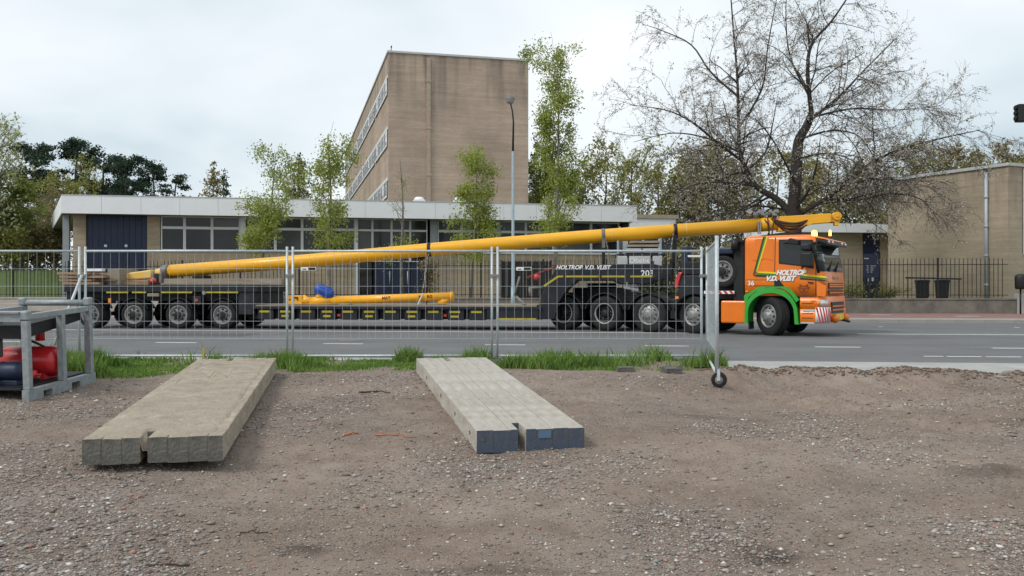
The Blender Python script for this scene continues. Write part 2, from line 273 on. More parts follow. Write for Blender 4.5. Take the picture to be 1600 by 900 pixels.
M = dict(
    dirt=dirt_mat(),
    lawn=mat('lawn', (.055, .085, .022), .95, var=.3, scale=2, bump=.5, col2=(.10, .135, .04)),
    asphalt=mat('asphalt', (.125, .127, .13), .88, scale=.5, col2=(.17, .172, .174), bump=.25, bscale=180, dirt=.25, dirtcol=(.19, .18, .165), spec=.25),
    concrete=mat('concrete', (.30, .30, .285), .9, scale=1.5, col2=(.42, .42, .40), bump=.2, bscale=60, dirt=.45, dirtcol=(.2, .175, .145)),
    paving=mat('paving', (.30, .29, .27), .9, scale=3, bump=.2, dirt=.3, dirtcol=(.2, .19, .17)),
    redpave=mat('red_paving', (.215, .115, .10), .9, scale=2, col2=(.28, .165, .145), bump=.2, dirt=.3, dirtcol=(.17, .14, .12)),
    roadwhite=mat('road_paint', (.68, .68, .66), .8, scale=8, dirt=.6, dirtcol=(.2, .2, .2)),
    galv=mat('galvanised', (.42, .47, .49), .5, .25, scale=9, col2=(.56, .61, .63), bump=.05),
    galv2=mat('galvanised_dull', (.22, .25, .265), .55, .25, scale=14, col2=(.36, .39, .40), dirt=.3, bump=.05),
    timber=mat('mat_timber', (.34, .31, .265), .9, scale=4, stretch=(2.2, .8, 2.2), col2=(.47, .44, .39), bump=.5, bscale=24, dirt=.75, dirtcol=(.25, .20, .15)),
    mudtimber=mat('muddy_timber', (.26, .215, .155), .95, scale=4, stretch=(2, .8, 2), col2=(.42, .365, .285), bump=.9, bscale=16, dirt=.6, dirtcol=(.16, .125, .09)),
    mud=mat('dried_mud', (.26, .215, .165), .97, scale=3, col2=(.41, .355, .285), bump=.9, bscale=30, dirt=.75, dirtcol=(.155, .125, .095)),
    blueend=mat('blue_end_paint', (.05, .075, .12), .7, scale=7, col2=(.085, .10, .125), dirt=.85, dirtcol=(.16, .13, .10), bump=.4, stretch=(2, 2, 2)),
    greyend=mat('worn_end_paint', (.075, .077, .072), .85, scale=9, col2=(.19, .18, .155), dirt=.95, dirtcol=(.23, .19, .145), bump=.6, stretch=(1, 1, .8)),
    yellow=mat('boom_yellow', (.80, .40, .010), .4, scale=3, var=.08, stretch=(.35, 1, 2.2), dirt=.42, dirtcol=(.42, .24, .05), coat=.2, bump=.04, bscale=6),
    yellowfade=mat('faded_yellow', (.74, .46, .10), .55, scale=3, col2=(.72, .52, .22), dirt=.3, dirtcol=(.3, .2, .1)),
    auger=mat('auger_yellow', (.86, .40, .01), .4, scale=3, var=.05, dirt=.2, dirtcol=(.4, .22, .04), coat=.3),
    orange=mat('cab_orange', (.78, .18, .008), .34, scale=2, var=.07, dirt=.28, dirtcol=(.40, .13, .03), coat=.25, spec=.4),
    green=mat('arch_green', (.028, .33, .035), .35, scale=3, var=.1, coat=.5, dirt=.1),
    stripey=mat('stripe_yellow', (.78, .58, .02), .4, var=.05),
    stripeg=mat('stripe_green', (.05, .20, .035), .4, var=.05),
    stripeb=mat('stripe_black', (.02, .03, .02), .4, var=.05),
    black=mat('chassis_black', (.009, .010, .013), .6, scale=5, var=.3, dirt=.4, dirtcol=(.035, .033, .03)),
    navy=mat('trailer_navy', (.010, .012, .019), .6, scale=4, var=.2, dirt=.65, dirtcol=(.055, .05, .044)),
    plastic=mat('black_plastic', (.012, .012, .013), .5, var=.2),
    rubber=mat('tyre_rubber', (.014, .014, .015), .85, scale=8, var=.3, dirt=.3, dirtcol=(.035, .032, .03)),
    rim=mat('rim_alloy', (.20, .20, .20), .5, .4, scale=9, col2=(.33, .33, .32), dirt=.6, dirtcol=(.06, .055, .05)),
    rimw=mat('rim_grey', (.17, .17, .165), .65, .1, scale=9, col2=(.27, .265, .255), dirt=.6, dirtcol=(.06, .055, .05)),
    white=mat('white_paint', (.78, .78, .77), .5, var=.04),
    red=mat('red_paint', (.52, .018, .022), .38, var=.1, coat=.4, dirt=.1),
    dullred=mat('dull_red', (.20, .02, .025), .6, var=.2, dirt=.5, dirtcol=(.05, .04, .035)),
    redlamp=mat('red_lens', (.45, .05, .04), .25, var=.05),
    amber=mat('amber_lens', (.85, .25, .02), .25, var=.03),
    blue=mat('motor_blue', (.02, .075, .34), .45, var=.15, dirt=.15),
    dkblue=mat('dark_blue_metal', (.012, .022, .055), .5, var=.2, dirt=.2),
    yelref=mat('reflector_yellow', (.42, .34, .02), .6, var=.2, dirt=.5),
    greybox=mat('grey_box', (.42, .43, .43), .6, var=.08),
    wood=mat('deck_wood', (.22, .18, .135), .9, scale=4, stretch=(.5, 4, 4), col2=(.34, .29, .23), bump=.3, dirt=.4),
    oldwood=mat('plank_wood', (.22, .135, .08), .9, scale=4, stretch=(.5, 4, 4), col2=(.40, .28, .18), bump=.3, dirt=.4),
    glass=mat('dark_glass', (.012, .014, .016), .04, spec=.6, var=.2),
    facglass=mat('facade_glass', (.02, .023, .024), .06, spec=.35, scale=.4, var=.5),
    clear=mat('cab_glass', (.03, .04, .038), .03, spec=.7, var=.3),
    fascia=mat('white_fascia', (.76, .78, .80), .5, scale=1.2, var=.03, dirt=.08, dirtcol=(.5, .5, .48)),
    frame=mat('window_frame', (.60, .61, .61), .5, var=.05),
    column=mat('grey_column', (.26, .285, .30), .6, var=.1),
    doorblue=mat('door_blue', (.012, .02, .055), .45, var=.15, scale=3),
    soffit=mat('soffit', (.30, .29, .27), .8, var=.08),
    roof=mat('roof_felt', (.09, .09, .09), .95, var=.2),
    brickt=brick_mat('tower_brick', (.43, .335, .26), (.375, .29, .225), (.42, .355, .29), .75, 18.2, 6),
    brickl=brick_mat('low_brick', (.40, .32, .225), (.34, .265, .185), (.37, .31, .24), .3, 5.0, 2),
    brickr=brick_mat('gable_brick', (.44, .36, .265), (.39, .32, .235), (.43, .37, .29), .8, 7.9, 4),
    pipe=mat('downpipe', (.36, .29, .225), .6, var=.15, dirt=.4),
    pipeg=mat('grey_pipe', (.42, .46, .52), .5, .2, var=.06),
    coping=mat('coping', (.45, .46, .46), .6, var=.1),
    wallr=mat('plinth', (.115, .105, .09), .95, scale=1.5, col2=(.21, .195, .165), bump=.3, dirt=.5, dirtcol=(.05, .05, .035)),
    walll=mat('plinth_light', (.34, .32, .28), .95, scale=1.5, col2=(.42, .40, .36), bump=.3, dirt=.3),
    iron=mat('railing_black', (.012, .012, .013), .55, var=.2),
    lamp=mat('lamp_glass', (.30, .30, .29), .3, var=.1),
    pole=mat('lamp_pole', (.27, .335, .37), .5, .2, var=.08),
    bark=mat('cherry_bark', (.030, .026, .024), .95, scale=8, col2=(.062, .054, .046), bump=.5),
    birchbark=mat('birch_bark', (.07, .062, .05), .9, scale=5, stretch=(1, 1, .4), col2=(.28, .26, .22), bump=.2),
    bark2=mat('grey_bark', (.075, .06, .045), .95, scale=6, col2=(.12, .10, .08)),
    blossom=mat('blossom', (.58, .53, .49), .8, scale=1.2, col2=(.36, .33, .25), island=.5, trans=.3),
    birchleaf=mat('birch_leaf', (.25, .31, .055), .7, scale=.7, col2=(.36, .41, .09), island=.3, trans=.45),
    olive=mat('olive_leaf', (.20, .205, .05), .8, scale=.35, col2=(.33, .33, .10), island=.35, trans=.35),
    brownleaf=mat('bud_brown', (.22, .18, .09), .85, scale=.35, col2=(.31, .285, .13), island=.35, trans=.3),
    freshleaf=mat('fresh_leaf', (.20, .24, .05), .8, scale=.4, col2=(.27, .31, .09), island=.3, trans=.4),
    paleleaf=mat('pale_leaf', (.36, .40, .17), .8, scale=.5, col2=(.48, .50, .30), island=.3, trans=.4),
    fglassB=mat('facade_glass_blind', (.075, .08, .078), .12, spec=.3, scale=.5, var=.4),
    patch=mat('asphalt_patch', (.085, .086, .088), .9, scale=2, bump=.3, bscale=150, dirt=.2, dirtcol=(.14, .135, .125)),
    pine=mat('pine_needle', (.026, .050, .032), .85, scale=.5, col2=(.052, .088, .052), island=.35, trans=.15),
    grass=mat('grass_blade', (.10, .195, .030), .7, scale=1.3, col2=(.21, .31, .07), island=.5, trans=.4),
    stone=mat('gravel_stone', (1, 1, 1), .85, var=.1, scale=60, attr=True, bump=.2),
    block=mat('concrete_block', (.085, .08, .075), .95, scale=8, col2=(.16, .15, .14), bump=.4),
    twig=mat('dead_twig', (.06, .042, .03), .95, var=.3),
    tape=mat('orange_tape', (.42, .13, .07), .8, var=.2),
    hose=mat('hose', (.05, .022, .014), .6, var=.3),
    hook=mat('steel_dull', (.17, .165, .155), .6, .3, var=.3, dirt=.4),
    crest=mat('crest_brown', (.20, .045, .012), .6, var=.2),
    beacon=mat('beacon_lit', (1, .42, .06), .3, emit=5, var=.01),
    headlight=mat('headlight', (.6, .6, .58), .15, .3, var=.1),
    plastG=mat('tarp_blue', (.02, .05, .10), .6, var=.2),
)

def text(s, size, m, parent, Mx, extrude=.003, shear=0, bold=0, align='CENTER', space=1.0, name='lettering'):
    cu = bpy.data.curves.new('t', 'FONT'); cu.body = s; cu.size = size; cu.extrude = extrude; cu.shear = shear; cu.offset = bold; cu.align_x = align; cu.align_y = 'CENTER'; cu.space_character = space
    cu.resolution_u = 3
    o = bpy.data.objects.new('t', cu); C.objects.link(o); bpy.context.view_layer.update()
    me = bpy.data.meshes.new_from_object(o.evaluated_get(bpy.context.evaluated_depsgraph_get()))
    bpy.data.objects.remove(o); bpy.data.curves.remove(cu)
    me.materials.clear(); me.materials.append(m)
    r = link(name, me, parent); r.matrix_local = Mx; return r
def side_matrix(x, y, z): # text facing local -y
    return Matrix.Translation((x, y, z)) @ Matrix.Rotation(R(90), 4, 'X')

# ------------------------------------------------------------------ ground
def zsite(X, d):
    X = np.asarray(X, float); d = np.asarray(d, float)
    z = np.interp(d, [-5, 0, 5, 7, 8, 10, 11.5, 12.7, 13.6, 15.5], [-.40, -.36, -.33, -.235, -.205, -.085, .01, .055, .04, .0])
    z = z + .04 * sm(-1.5, -2.8, X) * sm(11, 8, d)
    z = z - .15 * sm(1.2, 3.2, X) * sm(8.5, 11, d) * sm(13.3, 12.0, d)
    z = z + .06 * (vnoise(X * .8, d * .8, 1) - .5) + .03 * (vnoise(X * 2.3, d * 2.3, 2) - .5) + .018 * (vnoise(X * 7, d * 7, 3) - .5) + .014 * (vnoise(X * 15, d * 19, 4) - .5) + .016 * sm(2.6, 3.4, X) * (vnoise(X * 11, d * 16, 14) - .5)
    for (a, b_, c, wd, dep) in ((2.9, 13.0, 8.6, .13, .05), (3.25, 13.0, 8.6, .08, .035), (3.8, 13.3, 9.0, .13, .045), (5.2, 13.4, 8.6, .14, .045), (5.55, 13.4, 8.6, .1, .035), (7.0, 13.4, 9.0, .15, .04)):
        # curved wheel tracks running in from the road
        yy = d - c; xc = a + 1.6 * np.clip((13.4 - d) / 4, 0, 1) ** 1.8
        q = np.exp(-((X - xc) / wd) ** 2); m_ = sm(c, c + 1, d) * sm(14, 13, d)
        z = z - dep * q * m_ * (1 + .35 * np.sin(d * 38 + X * 12)) + .03 * np.exp(-((X - xc - wd * 1.9) / wd) ** 2) * m_
    for (cx, cy, r_, hh) in ((3.85, 7.15, .42, .055), (1.85, 5.55, .3, -.05), (1.75, 5.75, .18, .05), (-.62, 5.65, .2, -.04), (-5.6, 9.6, .8, .05), (4.3, 6.9, .2, -.03)):
        z = z + hh * np.exp(-((X - cx) ** 2 + ((d - cy) * 1.5) ** 2) / r_ ** 2) * (.6 + .8 * vnoise(X * 6, d * 6, 9))
    return z
def zground(X, d):
    X = np.asarray(X, float); d = np.asarray(d, float)
    t = X * -UY + d * UX; s = X * UX + d * UY
    z = zsite(X, np.minimum(d, 15.5))
    edge = np.where(X > 2.9, 13.75, 15.35) + .35 * (vnoise(X * 1.3, d * 0 + 3, 5) - .5) + .12 * (vnoise(X * 6, d * 6, 6) - .5)
    z = z + np.where(X > 2.9, .035 * sm(12.5, 13.2, d), 0)
    z = z + np.where(X > 2.9, .02, 0) * np.exp(-((t - edge + .22) / .28) ** 2) * vnoise(X * 9, d * 9, 12) * 1.2
    k = sm(0, .35, t - edge); z = z * (1 - k) - .08 * k
    up = sm(42.60, 42.72, t); z = z * (1 - up) + .58 * up
    bank = sm(-22.5, -25, X) * sm(45, 56, t) * 1.9
    return z + bank
def axis(parts):
    r = [np.array([parts[0][0]])]
    for a, b, st in parts: n = max(1, int(round((b - a) / st))); r.append(np.linspace(a, b, n + 1)[1:])
    return np.concatenate(r)
xs = axis([(-900, -100, 100), (-100, -40, 6), (-40, -9, 1.0), (-9, -7, .15), (-7, 9.5, .042), (9.5, 12, .15), (12, 40, 1.0), (40, 100, 6), (100, 900, 100)])
ys = axis([(-60, -4, 8), (-4, 4.2, .5), (4.2, 15.6, .045), (15.6, 40, 1.2), (40, 48, .12), (48, 70, 1.5), (70, 200, 15), (200, 1800, 160)])
GX, GY = np.meshgrid(xs, ys); GZ = zground(GX, GY)
nx, ny = len(xs), len(ys); V = np.stack([GX, GY, GZ], -1).reshape(-1, 3)
ii = (np.arange(ny - 1)[:, None] * nx + np.arange(nx - 1)[None, :]).ravel()
Fq = np.stack([ii, ii + 1, ii + nx + 1, ii + nx], 1)
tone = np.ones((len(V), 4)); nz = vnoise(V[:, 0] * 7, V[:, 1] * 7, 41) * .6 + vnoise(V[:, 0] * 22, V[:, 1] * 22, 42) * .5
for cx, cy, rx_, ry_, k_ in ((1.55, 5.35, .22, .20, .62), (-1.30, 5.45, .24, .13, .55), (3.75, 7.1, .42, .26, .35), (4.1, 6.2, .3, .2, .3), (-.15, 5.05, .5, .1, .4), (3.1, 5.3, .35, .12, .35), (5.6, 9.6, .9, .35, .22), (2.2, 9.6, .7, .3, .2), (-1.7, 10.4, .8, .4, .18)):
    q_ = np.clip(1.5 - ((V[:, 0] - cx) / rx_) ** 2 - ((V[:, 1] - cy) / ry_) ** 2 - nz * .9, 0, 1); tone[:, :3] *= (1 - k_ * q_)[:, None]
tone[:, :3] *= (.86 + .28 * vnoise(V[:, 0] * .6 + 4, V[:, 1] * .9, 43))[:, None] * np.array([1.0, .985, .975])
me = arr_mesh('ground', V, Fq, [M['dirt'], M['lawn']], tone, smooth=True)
cy = V[Fq].mean(1); tt = cy[:, 0] * -UY + cy[:, 1] * UX
me.polygons.foreach_set('material_index', (tt > 40).astype(np.int32)); me.update()
ground = tag(link('ground', me), kind='structure')

def sheet(name, s0, s1, t0, t1, z, m, parent=None, n=1, thick=0):
    b = MB(); ss = np.linspace(s0, s1, n + 1)
    for i in range(n):
        p = [ST(ss[i], t0, z), ST(ss[i + 1], t0, z), ST(ss[i + 1], t1, z), ST(ss[i], t1, z)]
        if thick:
            q = [v - Vector((0, 0, thick)) for v in p]
            b.add(p + q, [(0, 1, 2, 3), (7, 6, 5, 4), (0, 4, 5, 1), (1, 5, 6, 2), (2, 6, 7, 3), (3, 7, 4, 0)])
        else: b.add(p, [(0, 1, 2, 3)])
    return b.build(name, m, parent)
road = tag(sheet('road', -260, 260, 15.9, 33.8, 0, M['asphalt'], thick=.05), kind='structure')
gut = tag(sheet('concrete_gutter', 1.95, 120, 13.5, 15.897, .003, M['concrete'], thick=.05), kind='structure')
gut2 = tag(sheet('concrete_gutter', -120, 1.947, 15.3, 15.897, .003, M['concrete'], thick=.05), kind='structure')
def marking(px0, px1, t, wd):
    def sx(px):  # solve along the line t on the ground
        a = (px - 800) / F; return t * (a * UX + UY) / (UX - a * UY)
    sheet('road_marking', sx(px0), sx(px1), t - wd / 2, t + wd / 2, .004, M['roadwhite'], road)
for a, b in ((-20, 45), (243, 307), (505, 567), (758, 821), (1007, 1076), (1273, 1345), (1550, 1630)): marking(a, b, 19.85, .16)
for a, b in ((1443, 1474), (1479, 1534), (1540, 1596), (1602, 1660)): marking(a, b, 17.35, .13)
marking(1340, 1800, 25.6, .2); marking(-300, 1180, 25.6, .2)
for a, b in ((1372, 1380), (1585, 1593)): marking(a, b, 30.3, .2)
for a, b, t, w_ in ((-14, -9.5, 22.6, 1.3), (14.5, 19, 28.9, 1.4)): sheet('asphalt_patch', a, b, t, t + w_, .003, M['patch'], road)
for t in (20.75, 24.1, 29.4): sheet('asphalt_seam', -60, 60, t, t + .035, .0025, M['patch'], road)
for sx_, t in ((-6.2, 21.3),):
    b = MB(); b.cyl(tuple(ST(sx_, t, -.01)), tuple(ST(sx_, t, .006)), .32, n=24); b.build('manhole_cover', M['hook'], road)
pav = tag(sheet('pavement', -260, 260, 34.0, 35.55, .12, M['paving'], thick=.16), kind='structure')
red = tag(sheet('cycle_path', -260, 260, 35.553, 42.47, .116, M['redpave'], thick=.16), kind='structure')
kb = MB(); kb.box(-.497, .497, -.095, .095, -.06, .125); kme = kb.mesh('kerb_stone', M['paving'])
for i in range(64): link('kerb_stone', kme, pav, ST(-38 + i, 33.9, 0), (0, 0, YAW))
tb = MB(); tb.box(-.45, .45, -.09, .09, .0, .005); tme = tb.mesh('paint_patch', M['roadwhite'])
for px, py in ((1376, 492), (1512, 494)):
    d = 1.15 * F / (py - 450); p = PX(px, py, d); link('road_marking', tme, red, (p.x, p.y, .118), (0, 0, YAW))

# gravel stones lying on the dirt
def stones(n, smin, smax, xr, dr, seed, patchy=True, pw=2.2):
    r = np.random.default_rng(seed)
    d = dr[0] + (dr[1] - dr[0]) * r.random(n * 3) ** 1.5; X = (r.random(n * 3) * 2 - 1) * (d * .62 + .5)
    den = .12 + 1.1 * sm(.42, .72, vnoise(X * .9 + 5, d * .9, 21)) * (.4 + vnoise(X * 3, d * 3, 22)) + .9 * sm(-1.5, -3.2, X) * sm(7.4, 5.6, d)
    if patchy:
        k = r.random(n * 3) < np.clip(den, 0, 1); X = X[k][:n]; d = d[k][:n]
    else: X = X[:n]; d = d[:n]
    t = X * -UY + d * UX; k = (t < np.where(X > 2.9, 13.5, 12.9)); X = X[k]; d = d[k]; n = len(X)
    s = smin + (smax - smin) * r.random(n) ** pw
    base = np.array([[1, 0, 0], [.3, .95, 0], [-.8, .6, 0], [-.8, -.6, 0], [.3, -.95, 0], [.1, .1, .62], [0, 0, -.5]])
    tri = np.array([[0, 1, 5], [1, 2, 5], [2, 3, 5], [3, 4, 5], [4, 0, 5], [1, 0, 6], [2, 1, 6], [3, 2, 6], [4, 3, 6], [0, 4, 6]])
    P = base[None] * (1 + .5 * (r.random((n, 7, 3)) - .5))
    P[:, :5, 2] += .18 * (r.random((n, 5)) - .3)
    P *= s[:, None, None] * np.stack([1 + .4 * r.random(n), .7 + .3 * r.random(n), .55 + .45 * r.random(n)], -1)[:, None, :]
    an = r.random(n) * 6.283; ca, sa = np.cos(an), np.sin(an)
    Q = P.copy(); Q[..., 0] = P[..., 0] * ca[:, None] - P[..., 1] * sa[:, None]; Q[..., 1] = P[..., 0] * sa[:, None] + P[..., 1] * ca[:, None]
    Q[..., 0] += X[:, None]; Q[..., 1] += d[:, None]; Q[..., 2] += (zsite(X, d) + s * .12)[:, None]
    pal = np.array([[.29, .25, .215], [.21, .18, .155], [.37, .335, .30], [.15, .125, .11], [.31, .29, .275], [.60, .57, .53], [.31, .18, .135]])
    ci = r.choice(7, n, p=[.27, .22, .17, .13, .12, .06, .03]); col = pal[ci] * (.8 + .4 * r.random((n, 1)))
    A = np.ones((n, 7, 4)); A[..., :3] = col[:, None, :]
    Fa = (tri[None] + (np.arange(n) * 7)[:, None, None]).reshape(-1, 3)
    return Q.reshape(-1, 3), Fa, A.reshape(-1, 4)
def clods(n, seed):
    r = np.random.default_rng(seed); X = r.uniform(2.9, 9.5, n); t = 13.55 + r.normal(size=n) * .16; d = (t - X * -UY) / UX
    X = np.concatenate([X, r.uniform(-5, 8, n // 14)]); d = np.concatenate([d, r.uniform(6, 13, n // 14)]); n = len(X)
    q, f, a = stones(n, .005, .032, 0, (4.4, 13), seed, False, 3.2); m = len(q) // 7; X = X[:m]; d = d[:m]; Q = q.reshape(m, 7, 3); ce = Q.mean(1, keepdims=True); Q = Q - ce; Q[..., 0] += X[:, None]; Q[..., 1] += d[:, None]; Q[..., 2] += (zground(X, d) + .006)[:, None]
    A = a.reshape(m, 7, 4); A[..., :3] = (np.array([.185, .135, .10]) * (.65 + .6 * r.random((m, 1))))[:, None, :]; k = Q[:, 0, 2] > -.3; return Q.reshape(-1, 3), f[:m * 10], A.reshape(-1, 4)
parts = [clods(3400, 61), stones(85000, .003, .0135, 0, (4.4, 13.2), 3), stones(11000, .008, .029, 0, (4.4, 13.2), 4, True, 2.8), stones(16000, .003, .012, 0, (4.4, 13.4), 5, False)]
off = 0; VV = []; FF = []; AA = []
for q, f, a in parts: VV.append(q); FF.append(f + off); AA.append(a); off += len(q)
tag(link('gravel', arr_mesh('gravel', np.concatenate(VV), np.concatenate(FF), M['stone'], np.concatenate(AA))), 'grey and brown gravel scattered over the dirt', 'gravel', kind='stuff')

# verge grass
def grass(n, seed):
    r = np.random.default_rng(seed); X = r.uniform(-8.5, 3.35, n); t0 = 12.9
    d = r.uniform(11.2, 16.0, n)
    lo = np.interp(X, [-8.5, -6.2, -5.2, -4.3, -1.2, 0.8, 2.2, 3.3], [10.8, 11.6, 12.0, 13.0, 13.2, 13.1, 13.3, 13.7]) + .3 * (vnoise(X * 2.5, X * 0, 31) - .5)
    hi = 15.75 + .1 * X * .1
    den = sm(0, .5, d - lo) * sm(0, .4, hi - d) * np.clip(2.3 * vnoise(X * 2, d * 2, 32) - .6, .05, 1) * np.where(X > 1.6, .6, 1)
    k = r.random(n) < den; X = X[k]; d = d[k]; n = len(X)
    tuft = vnoise(X * 1.7 + 9, d * 1.7, 33)
    h = (.04 + .085 * r.random(n)) * (.5 + 2.0 * sm(.5, .85, tuft)) * np.where(X < -3.6, 1.25, 1) * np.where(d > 14.2, 1.15, .9)
    wd = .006 + .006 * r.random(n); an = r.random(n) * 6.283; lean = h * (.15 + .5 * r.random(n)); la = r.random(n) * 6.283
    z = zsite(X, d) - .01
    a = np.stack([np.cos(an) * wd, np.sin(an) * wd, 0 * an], -1); l = np.stack([np.cos(la) * lean, np.sin(la) * lean, 0 * la], -1)
    B = np.stack([X, d, z], -1); up = np.stack([0 * h, 0 * h, h], -1)
    V = np.stack([B - a, B + a, B + a * .7 + up * .6 + l * .35, B - a * .7 + up * .6 + l * .35, B + up + l, B + up + l + a * .1], 1)
    o = np.arange(n)[:, None] * 6
    F = np.concatenate([o + np.array([[0, 1, 2, 3]]), o + np.array([[3, 2, 5, 4]])], 0)
    return V.reshape(-1, 3), F
gv, gf = grass(190000, 11)
tag(link('verge_grass', arr_mesh('verge_grass', gv, gf, M['grass'])), 'long green grass growing along the foot of the mesh fence', 'grass', kind='stuff')

# ------------------------------------------------------------------ tall school block
TB = Frame(*PX(607, 450, 64).xy, .58, R(14)); TBH = CAMZ + 368 / F * 64 - .58
tw = TB.hit(825.5, 200, 0)[0]; TBD = 50
tb = empty('tower_block', 'four storey brown brick school block with strip windows down its side', 'building', TB.o, TB.yaw)
m_ = MB(); m_.box(0, tw, 0, TBD, 0, TBH); m_.build('wall', M['brickt'], tb)
m_ = MB(); m_.box(-.09, tw + .09, -.09, TBD + .09, TBH, TBH + .14); m_.build('coping', M['coping'], tb)
px_, _ = TB.hit(669.5, 200, 0); m_ = MB(); m_.box(px_ - .14, px_ + .14, -.16, -.003, .0, TBH - .25)
for zz in np.linspace(2, TBH - 2, 5): m_.box(px_ - .19, px_ + .19, -.19, -.002, zz, zz + .12)
m_.build('downpipe', M['pipe'], tb, bev=.02)
for px0 in (612, 822):
    x0 = TB.hit(px0, 82, 0)[0]; m_ = MB(); m_.cyl((x0, .3, TBH + .13), (x0, .3, TBH + .45), .03, n=6); m_.cyl((x0, .3, TBH + .45), (x0, .12, TBH + .5), .05, n=6); m_.build('roof_light', M['black'], tb)
def zof(py): return CAMZ - (py - 450) / F * 64 - .58
fr = MB(); W1 = 2.3
for zt_, zb_ in ((zof(120), zof(145)), (zof(201), zof(226)), (zof(281), zof(306)), (zof(362), zof(387))):
    y = .35; k = 0
    m_ = MB(); m_.box(-.06, -.003, .2, TBD - .4, zt_ + .003, zt_ + .22); m_.build('lintel_band', M['frame'], tb)
    while y + W1 < TBD - .3:
        if k == 4: y += .7
        m_ = MB(); m_.box(-.05, -.003, y, y + W1 - .02, zb_, zt_); o = m_.build('window', M['facglass'], tb)
        f2 = MB()
        for yy in (y, y + W1 * .5 - .04, y + W1 - .12): f2.box(-.09, -.052, yy, yy + .09, zb_, zt_)
        f2.box(-.10, -.053, y, y + W1 - .02, zb_ - .06, zb_ + .08); f2.box(-.088, -.053, y, y + W1 * .5, zt_ - .4, zt_ - .33)
        f2.build('window_frame', M['frame'], o)
        if (k * 7 + int(zt_)) % 3 == 0:
            b2 = MB(); b2.box(-.062, -.0525, y + .12, y + W1 * .45, zb_ + .35, zt_ - .05); b2.build('blind', M['fascia'], o)
        y += W1; k += 1

# ------------------------------------------------------------------ low school building
LB = Frame(*PX(96, 450, 49).xy, .58, R(11.5))
lx = lambda px, py=330, y=0.0: LB.hit(px, py, y)
lb = empty('school_building', 'long single storey school building with white fascia and blue doors', 'building', LB.o, LB.yaw)
xe = lx(995)[0]; zt_ = lx(96, 305)[1]; zb_ = lx(96, 333)[1]; FY = .9
bk = LB.hit(80, 343, 17.0)[0]
# roof slab, with the slanted left end
m_ = MB(); pl = [(0.05, .05), (xe - .05, .05), (xe - .05, 17), (bk + .05, 17)]
n_ = 4; m_.add([(x, y, zb_ + .02) for x, y in pl] + [(x, y, zt_ - .06) for x, y in pl], [(3, 2, 1, 0), (4, 5, 6, 7)] + [(i, (i + 1) % 4, (i + 1) % 4 + 4, i + 4) for i in range(4)]); m_.build('roof', M['soffit'], lb)
pw = 2.05; x = 0.0
while x < xe - .05:
    x2 = min(x + pw, xe); m_ = MB(); m_.box(x + .006, x2 - .006, -.03, .047, zb_, zt_); m_.build('fascia_panel', M['fascia'], lb); x = x2
m_ = MB(); m_.add([(0, -.03, zb_), (bk, 17, zb_), (bk, 17, zt_), (0, -.03, zt_), (.045, 0.04, zb_), (bk + .045, 17, zb_), (bk + .045, 17, zt_), (.045, .04, zt_)], [(0, 3, 2, 1), (4, 5, 6, 7), (3, 7, 6, 2), (0, 1, 5, 4), (1, 2, 6, 5), (0, 4, 7, 3)]); m_.build('fascia_panel', M['fascia'], lb)
m_ = MB(); m_.box(-.02, xe + .02, -.05, .06, zt_ + .003, zt_ + .05); m_.build('roof_edge', M['coping'], lb)
fx = lambda px, py=400: LB.hit(px, py, FY)
sill = fx(300, 393)[1]
m_ = MB()
def wall(px0, px1, z0, z1, y=FY): a, b = fx(px0)[0], fx(px1)[0]; m_.box(a, b, y, y + .3, z0, z1)
wall(114, 134, 0, zb_ + .019); wall(230, 250, 0, zb_ + .019); wall(250.03, 557, 0, sill); wall(668, 972, 0, sill)
a, b = fx(114.02)[0], fx(972)[0]; m_.box(a + .004, a + .3, FY + .303, 16, 0, zb_ + .018)
m_.build('wall', M['brickl'], lb)
m_ = MB(); m_.box(fx(117)[0], b, FY + 3.5, FY + 3.8, 0, zb_ + .017); m_.build('inner_wall', M['soffit'], lb)
m_ = MB(); m_.box(fx(90)[0] + .2, fx(100)[0] + .2, FY + .2, FY + .5, 0, zb_ + .01); m_.build('column', M['column'], lb)
# blue double door with boards
a, b = fx(134.2)[0], fx(229.8)[0]; nb = 10
for i in range(nb):
    p0 = a + (b - a) * i / nb; m_ = MB(); m_.box(p0 + .008, a + (b - a) * (i + 1) / nb - .008, FY + .14, FY + .2, 0.02, zb_ + .01); m_.build('door_board', M['doorblue'], lb)
m_ = MB(); m_.box(a, b, FY + .203, FY + .25, 0, zb_ + .012); m_.build('door', M['doorblue'], lb)
for px in (165, 197):
    q = LB.hit(px, 384, FY + .1); m_ = MB(); m_.box(q[0] - .07, q[0] + .07, FY + .09, FY + .139, q[1] - .07, q[1] + .07); m_.build('door_lamp', M['frame'], lb)
# glazing: mullion positions read off the facade
mull = [251, 288, 331, 375, 430, 472, 512, 555]; mull2 = [684, 722, 779, 822, 865, 924, 968]
trz = fx(300, 356)[1]
def glaze(ms, z0, z1, t, fw=.075):
    for i in range(len(ms) - 1):
        p0, p1 = fx(ms[i])[0], fx(ms[i + 1])[0]
        for za, zc in ((z0, t), (t, z1)):
            g = MB(); g.box(p0, p1 - .004, FY + .12, FY + .135, za + .002, zc - .002); gi = (i * 7 + int(za * 3)) % 5; o = g.build('window', M['fglassB'] if gi == 1 else M['facglass'], lb)
            g = MB(); y0, y1 = FY + .06, FY + .118
            g.box(p0, p0 + fw, y0, y1, za, zc); g.box(p1 - fw, p1 - .005, y0, y1, za, zc); g.box(p0 + fw, p1 - fw, y0 + .002, y1 - .002, za, za + fw); g.box(p0 + fw, p1 - fw, y0 + .002, y1 - .002, zc - fw, zc)
            g.build('window_frame', M['frame'], o)
